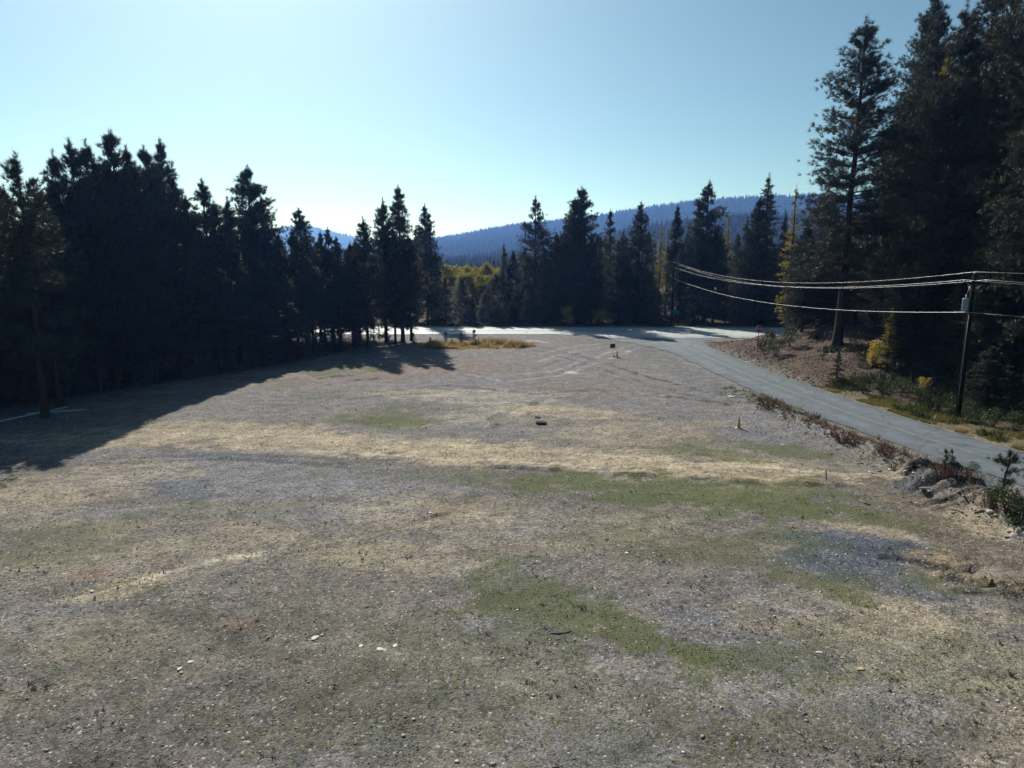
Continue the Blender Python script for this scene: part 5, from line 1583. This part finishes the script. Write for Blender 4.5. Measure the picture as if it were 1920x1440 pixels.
# ------------------------------------------------------------------ cones, boards, signs
M_CONE = plain("faded_orange_plastic", (0.82, 0.34, 0.10), 0.55, var=0.2, scale=6)
M_COLLAR = plain("weathered_reflective_collar", (0.32, 0.35, 0.34), 0.45, var=0.2, scale=8)
M_CONEBASE = plain("pale_cone_base", (0.55, 0.56, 0.54), 0.7, var=0.2)
M_BLACK = plain("black_rubber", (0.03, 0.03, 0.03), 0.8)
M_STEEL = plain("galvanised_steel", (0.42, 0.43, 0.44), 0.45, 0.6, var=0.15)
M_POST = plain("dark_sign_post", (0.06, 0.055, 0.05), 0.7, var=0.2)
M_BOARDBACK = plain("dark_board", (0.045, 0.045, 0.05), 0.6, var=0.25, scale=4)
M_BAG = plain("pale_sandbag", (0.5, 0.48, 0.44), 0.9, var=0.25)


def cone(px, py, h, label):
    x, y, z = at_px(px, py)
    e = tag(empty("traffic_cone", (x, y, z), (0, 0, random.uniform(-0.5, 0.5))), label, "traffic cone", "traffic cones on the lot")
    b = h * 0.27
    base = MB(); base.box((0, 0, 0.02), (2 * b, 2 * b, 0.04)); base.box((0, 0, 0.055), (1.6 * b, 1.6 * b, 0.03))
    put("base", base.mesh("base", M_CONEBASE), e)
    r0, r1 = h * 0.165, h * 0.03
    rr = lambda t: r0 + (r1 - r0) * t
    put("cone_body", MB().tube([(0, 0, 0.05), (0, 0, h * 0.5), (0, 0, h * 0.97), (0, 0, h)], [rr(0), rr(0.5), rr(0.97), rr(1) * 0.7], 18).mesh("cone_body", M_CONE, True), e)
    put("collar", MB().tube([(0, 0, h * 0.52), (0, 0, h * 0.93)], [rr(0.52) + 0.006, rr(0.93) + 0.006], 18, False).mesh("collar", M_COLLAR, True), e)
    return e


cone(1385, 804, 0.86, "orange traffic cone with a grey collar standing alone in mid lot")
cone(1157, 670, 0.86, "small orange cone beside the dark tilted board")

x, y, z = at_px(1150, 669)
e = tag(empty("notice_board", (x, y, z), (0, math.radians(-5), math.radians(6))), "dark square board on a thin stake near the junction, seen from behind", "sign")
put("board", MB().box((0, 0, 1.35), (0.64, 0.025, 0.52)).mesh("board", M_BOARDBACK), e)
put("board_rail", MB().box((0, -0.03, 1.40), (0.5, 0.03, 0.05)).box((0, -0.03, 1.25), (0.5, 0.03, 0.05)).mesh("board_rail", M_POST), e)
put("stake", MB().tube([(0, -0.05, -0.2), (0, -0.05, 1.5)], 0.018, 8).mesh("stake", M_POST, True), e)
for dx, dy, s, me, lab in [(-0.15, -0.1, 0.17, R_PALE[2], "pale stone at the foot of the dark board"), (0.16, -0.12, 0.24, R_GREY[0], "dark stone weighting the dark board's foot")]:
    xx, yy = x + dx, y + dy
    tag(put("rock", me, None, (xx, yy, height1(xx, yy) + 0.04), (0, 0, 1), (s, s * 0.8, s * 0.7)), lab, "rock", "stones under the dark board")


def text_mesh(body, size, mat, depth=0.003):
    cu = bpy.data.curves.new("letters", 'FONT'); cu.body = body; cu.size = size; cu.align_x = 'CENTER'; cu.align_y = 'CENTER'; cu.extrude = depth
    o = bpy.data.objects.new("letters", cu); COL.objects.link(o)
    dg = bpy.context.evaluated_depsgraph_get()
    me = bpy.data.meshes.new_from_object(o.evaluated_get(dg))
    bpy.data.objects.remove(o)
    me.materials.clear(); me.materials.append(mat)
    return me


def octagon(R, d, y0):
    m = MB()
    a = [math.pi / 8 + k * math.pi / 4 for k in range(8)]
    v = [(R * math.cos(t), y0 - d / 2, R * math.sin(t)) for t in a] + [(R * math.cos(t), y0 + d / 2, R * math.sin(t)) for t in a] + [(0, y0 - d / 2, 0), (0, y0 + d / 2, 0)]
    m._add(v, [((k + 1) % 8, k, k + 8, (k + 1) % 8 + 8) for k in range(8)], [(16, k, (k + 1) % 8) for k in range(8)] + [(17, 8 + (k + 1) % 8, 8 + k) for k in range(8)])
    return m


M_RED = plain("stop_sign_red", (0.42, 0.02, 0.035), 0.5, var=0.12)
M_SIGNWHITE = plain("sign_white", (0.75, 0.75, 0.73), 0.5, var=0.06)
x, y, z = at_px(1420, 655)
e = tag(empty("stop_sign", (x, y, z), (0, math.radians(1.5), math.radians(-12))), "red octagonal STOP sign on a dark post at the junction", "stop sign")
put("post", MB().box((0, 0.05, 1.35), (0.07, 0.05, 3.1)).mesh("post", M_POST), e)
pl = put("sign_plate", octagon(0.41, 0.006, 0.0).mesh("sign_plate", M_SIGNWHITE), e, (0, 0, 2.5))
put("red_field", octagon(0.385, 0.006, -0.005).mesh("red_field", M_RED), pl)
put("lettering", text_mesh("STOP", 0.30, M_SIGNWHITE), pl, (0, -0.012, 0), (math.pi / 2, 0, 0))

M_TEAL = plain("blue_green_sign_face", (0.012, 0.10, 0.15), 0.5, var=0.15, scale=3)
yS = 122.6
xS, zS = x_for(1265.5, yS, 2.8), height_for(585, yS)
e = tag(empty("road_sign", (xS, yS, 0), (0, 0, math.radians(3))), "blue green sign board on two posts across the highway", "sign")
put("sign_panel", MB().box((0, 0, zS), (1.65, 0.03, 0.95)).mesh("sign_panel", M_TEAL), e)
for dx in (-0.6, 0.6):
    put("post", MB().box((dx, 0.06, (zS + 0.5) / 2 - 0.15), (0.09, 0.09, zS + 0.8)).mesh("post", M_POST), e)
put("top_plate", MB().box((0, 0, zS + 0.70), (0.30, 0.02, 0.42)).mesh("top_plate", M_SIGNWHITE), e)
put("top_bracket", MB().box((0, 0.03, zS + 0.5), (0.05, 0.03, 0.3)).mesh("top_bracket", M_STEEL), e)

# survey stake with pink ribbon
M_PINK = plain("pink_ribbon", (0.85, 0.28, 0.26), 0.6, var=0.2, scale=10)
M_WOOD = plain("pale_lath", (0.5, 0.38, 0.25), 0.8, var=0.25)
x, y, z = at_px(1549, 899)
e = tag(empty("survey_stake", (x, y, z), (0, math.radians(-7), 0)), "thin wooden survey stake wrapped in pink ribbon on the tan dust", "stake")
put("lath", MB().box((0, 0, 0.23), (0.035, 0.012, 0.62)).mesh("lath", M_WOOD), e)
rb = MB(); rb.box((0, 0, 0.46), (0.075, 0.03, 0.11)); rb.box((0.02, -0.01, 0.32), (0.05, 0.012, 0.2)); rb.box((0.03, -0.01, 0.12), (0.04, 0.01, 0.22))
put("ribbon", rb.mesh("ribbon", M_PINK), e)

# pale tubes lying in the shade of the stand
M_TUBE = plain("bluish_white_pipe", (0.42, 0.47, 0.62), 0.45, var=0.12, scale=2)
for a, b, r, lab in [((-2, 793), (126, 766), 0.055, "long pale pipe lying in the stand's shade, its far end nearer the trees"),
                     ((52, 781), (163, 770), 0.050, "second pale pipe crossing the first, reaching farther into the lot")]:
    A, B = Vector(at_px(*a)), Vector(at_px(*b))
    A.z += r + 0.05; B.z += r + 0.05
    if r < 0.053: A.z += 0.11
    c = (A + B) / 2
    m = MB().tube([A - c, (A - c) * 0.3, (B - c) * 0.4, B - c], r, 10)
    tag(put("pipe", m.mesh("pipe", M_TUBE, True), None, c), lab, "pipe", "pale pipes lying in the shade")
x, y, z = at_px(126, 790)
e = tag(empty("marker_stake", (x, y, z), (0, 0.03, 0)), "short pale stake in the stand's shade by the pipes", "stake")
put("lath", MB().box((0, 0, 0.2), (0.05, 0.02, 0.56)).mesh("lath", M_WOOD), e)


# ------------------------------------------------------------------ power poles and wires
M_POLE = plain("creosoted_pole", (0.017, 0.014, 0.012), 0.95, var=0.4, scale=3, bump=0.3, spec=0.05)
M_CAN = plain("grey_transformer_paint", (0.22, 0.27, 0.32), 0.45, var=0.1, scale=3)
M_PORC = plain("glazed_porcelain", (0.62, 0.60, 0.56), 0.25, var=0.1, spec=0.5)
M_WIRE = plain("bare_aluminium_wire", (0.72, 0.72, 0.74), 0.42, 0.7, var=0.05)


def pole(x, y, H, arm, label, can=True, arm_rot=0.0, neutral=8.0):
    z = height1(x, y)
    e = tag(empty("power_pole", (x, y, z), (0, 0, arm_rot)), label, "power pole", "wooden power poles along the side road")
    put("pole_shaft", MB().tube([(0, 0, -0.6), (0, 0, H * 0.5), (0, 0, H)], [0.20, 0.17, 0.135], 14).mesh("pole_shaft", M_POLE, True), e)
    zc = H - 0.62
    put("crossarm", MB().box((0, -0.16, zc), (2 * arm + 0.3, 0.09, 0.115)).mesh("crossarm", M_POLE), e)
    for s in (-1, 1):
        br = MB().tube([(s * arm * 0.62, -0.19, zc - 0.05), (s * 0.06, -0.15, zc - 0.55)], 0.015, 6)
        put("arm_brace", br.mesh("arm_brace", M_STEEL, True), e)

    def insulator(px_, py_, pz):
        m = MB().tube([(px_, py_, pz), (px_, py_, pz + 0.06), (px_, py_, pz + 0.065), (px_, py_, pz + 0.11), (px_, py_, pz + 0.115), (px_, py_, pz + 0.19)],
                      [0.02, 0.025, 0.065, 0.05, 0.06, 0.03], 10)
        put("insulator", m.mesh("insulator", M_PORC, True), e)
    insulator(-arm, -0.16, zc + 0.055); insulator(arm, -0.16, zc + 0.055); insulator(0, 0, H)
    put("neutral_bracket", MB().box((-0.2, 0, neutral - 0.02), (0.3, 0.06, 0.08)).mesh("neutral_bracket", M_STEEL), e)
    if can:
        c = MB().tube([(-0.40, 0, 8.02), (-0.40, 0, 8.05), (-0.40, 0, 8.85), (-0.40, 0, 8.90), (-0.40, 0, 8.94)], [0.20, 0.215, 0.215, 0.235, 0.19], 20)
        cn = put("transformer", c.mesh("transformer", M_CAN, True), e)
        put("bushing", MB().tube([(-0.44, -0.05, 8.93), (-0.44, -0.05, 9.05), (-0.44, -0.05, 9.2)], [0.04, 0.05, 0.03], 8).mesh("bushing", M_PORC, True), cn)
        put("transformer_bracket", MB().box((-0.18, 0, 8.25), (0.16, 0.08, 0.06)).box((-0.18, 0, 8.75), (0.16, 0.08, 0.06)).mesh("transformer_bracket", M_STEEL), e)
        fu = MB().tube([(-0.42, -0.2, 9.50), (-0.36, -0.28, 9.82)], 0.028, 8).box((-0.36, -0.2, 9.66), (0.1, 0.05, 0.3))
        put("fuse_cutout", fu.mesh("fuse_cutout", M_PORC, True), e)
        put("jumper_wire", MB().tube([(-0.36, -0.28, 9.84), (-0.6, -0.2, 10.05), (-arm, -0.16, zc + 0.22)], 0.008, 5).mesh("jumper_wire", M_WIRE, True), e)
        put("jumper_wire", MB().tube([(-0.44, -0.05, 9.2), (-0.5, -0.2, 9.35), (-0.42, -0.2, 9.5)], 0.008, 5).mesh("jumper_wire", M_WIRE, True), e)
        put("ground_lead", MB().tube([(-0.13, -0.10, 8.0), (-0.16, -0.11, 4), (-0.19, -0.10, 0)], 0.01, 5).mesh("ground_lead", M_STEEL, True), e)
    return e, z


P1 = (33.2, 49.4); P2 = (x_for(1262, 122.7, 8), 122.7); P3 = (55.5, -2.0)
top1 = height_for(509, P1[1]); top2 = height_for(491, P2[1])
_, z1 = pole(P1[0], P1[1], top1 - 0.19, 0.80, "wooden power pole with a grey transformer can right of the side road", True, 0.0, 7.95)
_, z2 = pole(P2[0], P2[1], top2 - 0.19, 0.95, "power pole across the highway above the blue green sign", False, 0.0, height_for(520, P2[1]))
H1, H2 = top1 - 0.19, top2 - 0.19
z3 = height1(*P3)


def wire(a, b, c, sag1, sag2, r, label):
    pts = []
    for (p, q, s, n_) in ((a, b, sag1, 40), (b, c, sag2, 26)):
        for i in range(n_ + (1 if q is c else 0)):
            t = i / n_
            v = Vector(p).lerp(Vector(q), t); v.z -= 4 * s * t * (1 - t)
            pts.append(v)
    o = put("power_wire", MB().tube(pts, r, 6).mesh("power_wire", M_WIRE, True))
    return tag(o, label, "wire", "power wires between the poles")


za1, za2 = H1 - 0.62 + 0.055 + 0.2 + z1, H2 - 0.62 + 0.055 + 0.2 + z2
wire((P2[0], P2[1], H2 + z2 + 0.2), (P1[0], P1[1], H1 + z1 + 0.2), (P3[0], P3[1], H1 + z3 + 0.5), 2.0, 0.9, 0.0064, "topmost power wire, running over the tip of the near pole")
wire((P2[0] - 0.95, P2[1] - 0.16, za2), (P1[0] - 0.8, P1[1] - 0.16, za1), (P3[0] - 0.9, P3[1], za1 + 0.4), 1.85, 0.9, 0.0064, "crossarm wire on the camera side, starting leftmost at the far pole")
wire((P2[0] + 0.95, P2[1] - 0.16, za2), (P1[0] + 0.8, P1[1] - 0.16, za1), (P3[0] + 0.9, P3[1], za1 + 0.4), 1.95, 0.9, 0.0064, "crossarm wire on the forest side of the near pole")
nz2 = height_for(520, P2[1])
wire((P2[0] - 0.3, P2[1], nz2), (P1[0] - 0.3, P1[1], 7.95 + z1), (P3[0] - 0.3, P3[1], 7.7 + z3), 1.7, 0.7, 0.0085, "lowest wire, passing below the transformer can")

# orange guy marker near the right edge
x, y, z = at_px(1894, 757)
e = tag(empty("guy_marker", (x, y, z)), "thin rusty orange guy rod leaning in the shade right of the pole", "guy wire")
M_ORANGE = plain("rusty_orange", (0.36, 0.13, 0.05), 0.7)
put("rod", MB().tube([(0, 0, -0.1), (-0.17, 0.2, 1.15)], 0.02, 6).mesh("rod", M_ORANGE, True), e)
put("anchor_ring", MB().tube([(0, 0, -0.05), (0, 0, 0.08)], 0.045, 8).mesh("anchor_ring", M_STEEL, True), e)

# white lamp head on a slim dark post among the far trees
yL = 122.3
xL = x_for(1338, yL, 7); zL = height_for(541, yL)
e = tag(empty("yard_lamp", (xL, yL, 0)), "small white lamp head on a slim dark post among trees between the wires", "lamp post")
put("post", MB().tube([(0, 0.2, -0.3), (0, 0.2, zL - 0.1)], [0.07, 0.05], 8).mesh("post", M_POST, True), e)
put("arm", MB().tube([(0, 0.2, zL - 0.15), (0.1, 0, zL + 0.02), (0.26, -0.1, zL)], 0.022, 6).mesh("arm", M_STEEL, True), e)
put("lamp_head", MB().tube([(0.30, -0.1, zL - 0.22), (0.30, -0.1, zL - 0.1), (0.30, -0.1, zL + 0.1), (0.30, -0.1, zL + 0.26)], [0.12, 0.18, 0.17, 0.07], 12).mesh("lamp_head", M_SIGNWHITE, True), e)


# ------------------------------------------------------------------ the air
def haze_box(x0, x1, y0, y1, z0, z1, density, colour, aniso=0.0):
    m, nt, out = new_mat("haze_air")
    v = nt.nodes.new("ShaderNodeVolumePrincipled")
    v.inputs["Density"].default_value = density
    v.inputs["Color"].default_value = (*colour, 1)
    v.inputs["Anisotropy"].default_value = aniso
    v.inputs["Absorption Color"].default_value = (1, 1, 1, 1)     # air scatters, it does not soak light up
    nt.links.new(v.outputs[0], out.inputs["Volume"])
    me = MB().box(((x0 + x1) / 2, (y0 + y1) / 2, (z0 + z1) / 2), (x1 - x0, y1 - y0, z1 - z0)).mesh("haze", m)
    return tag(put("haze", me), kind="stuff")


haze_box(-6200, 6200, -1300, 6200, -12, 380, 2.0e-4, (0.17, 0.36, 1.0), 0.5)
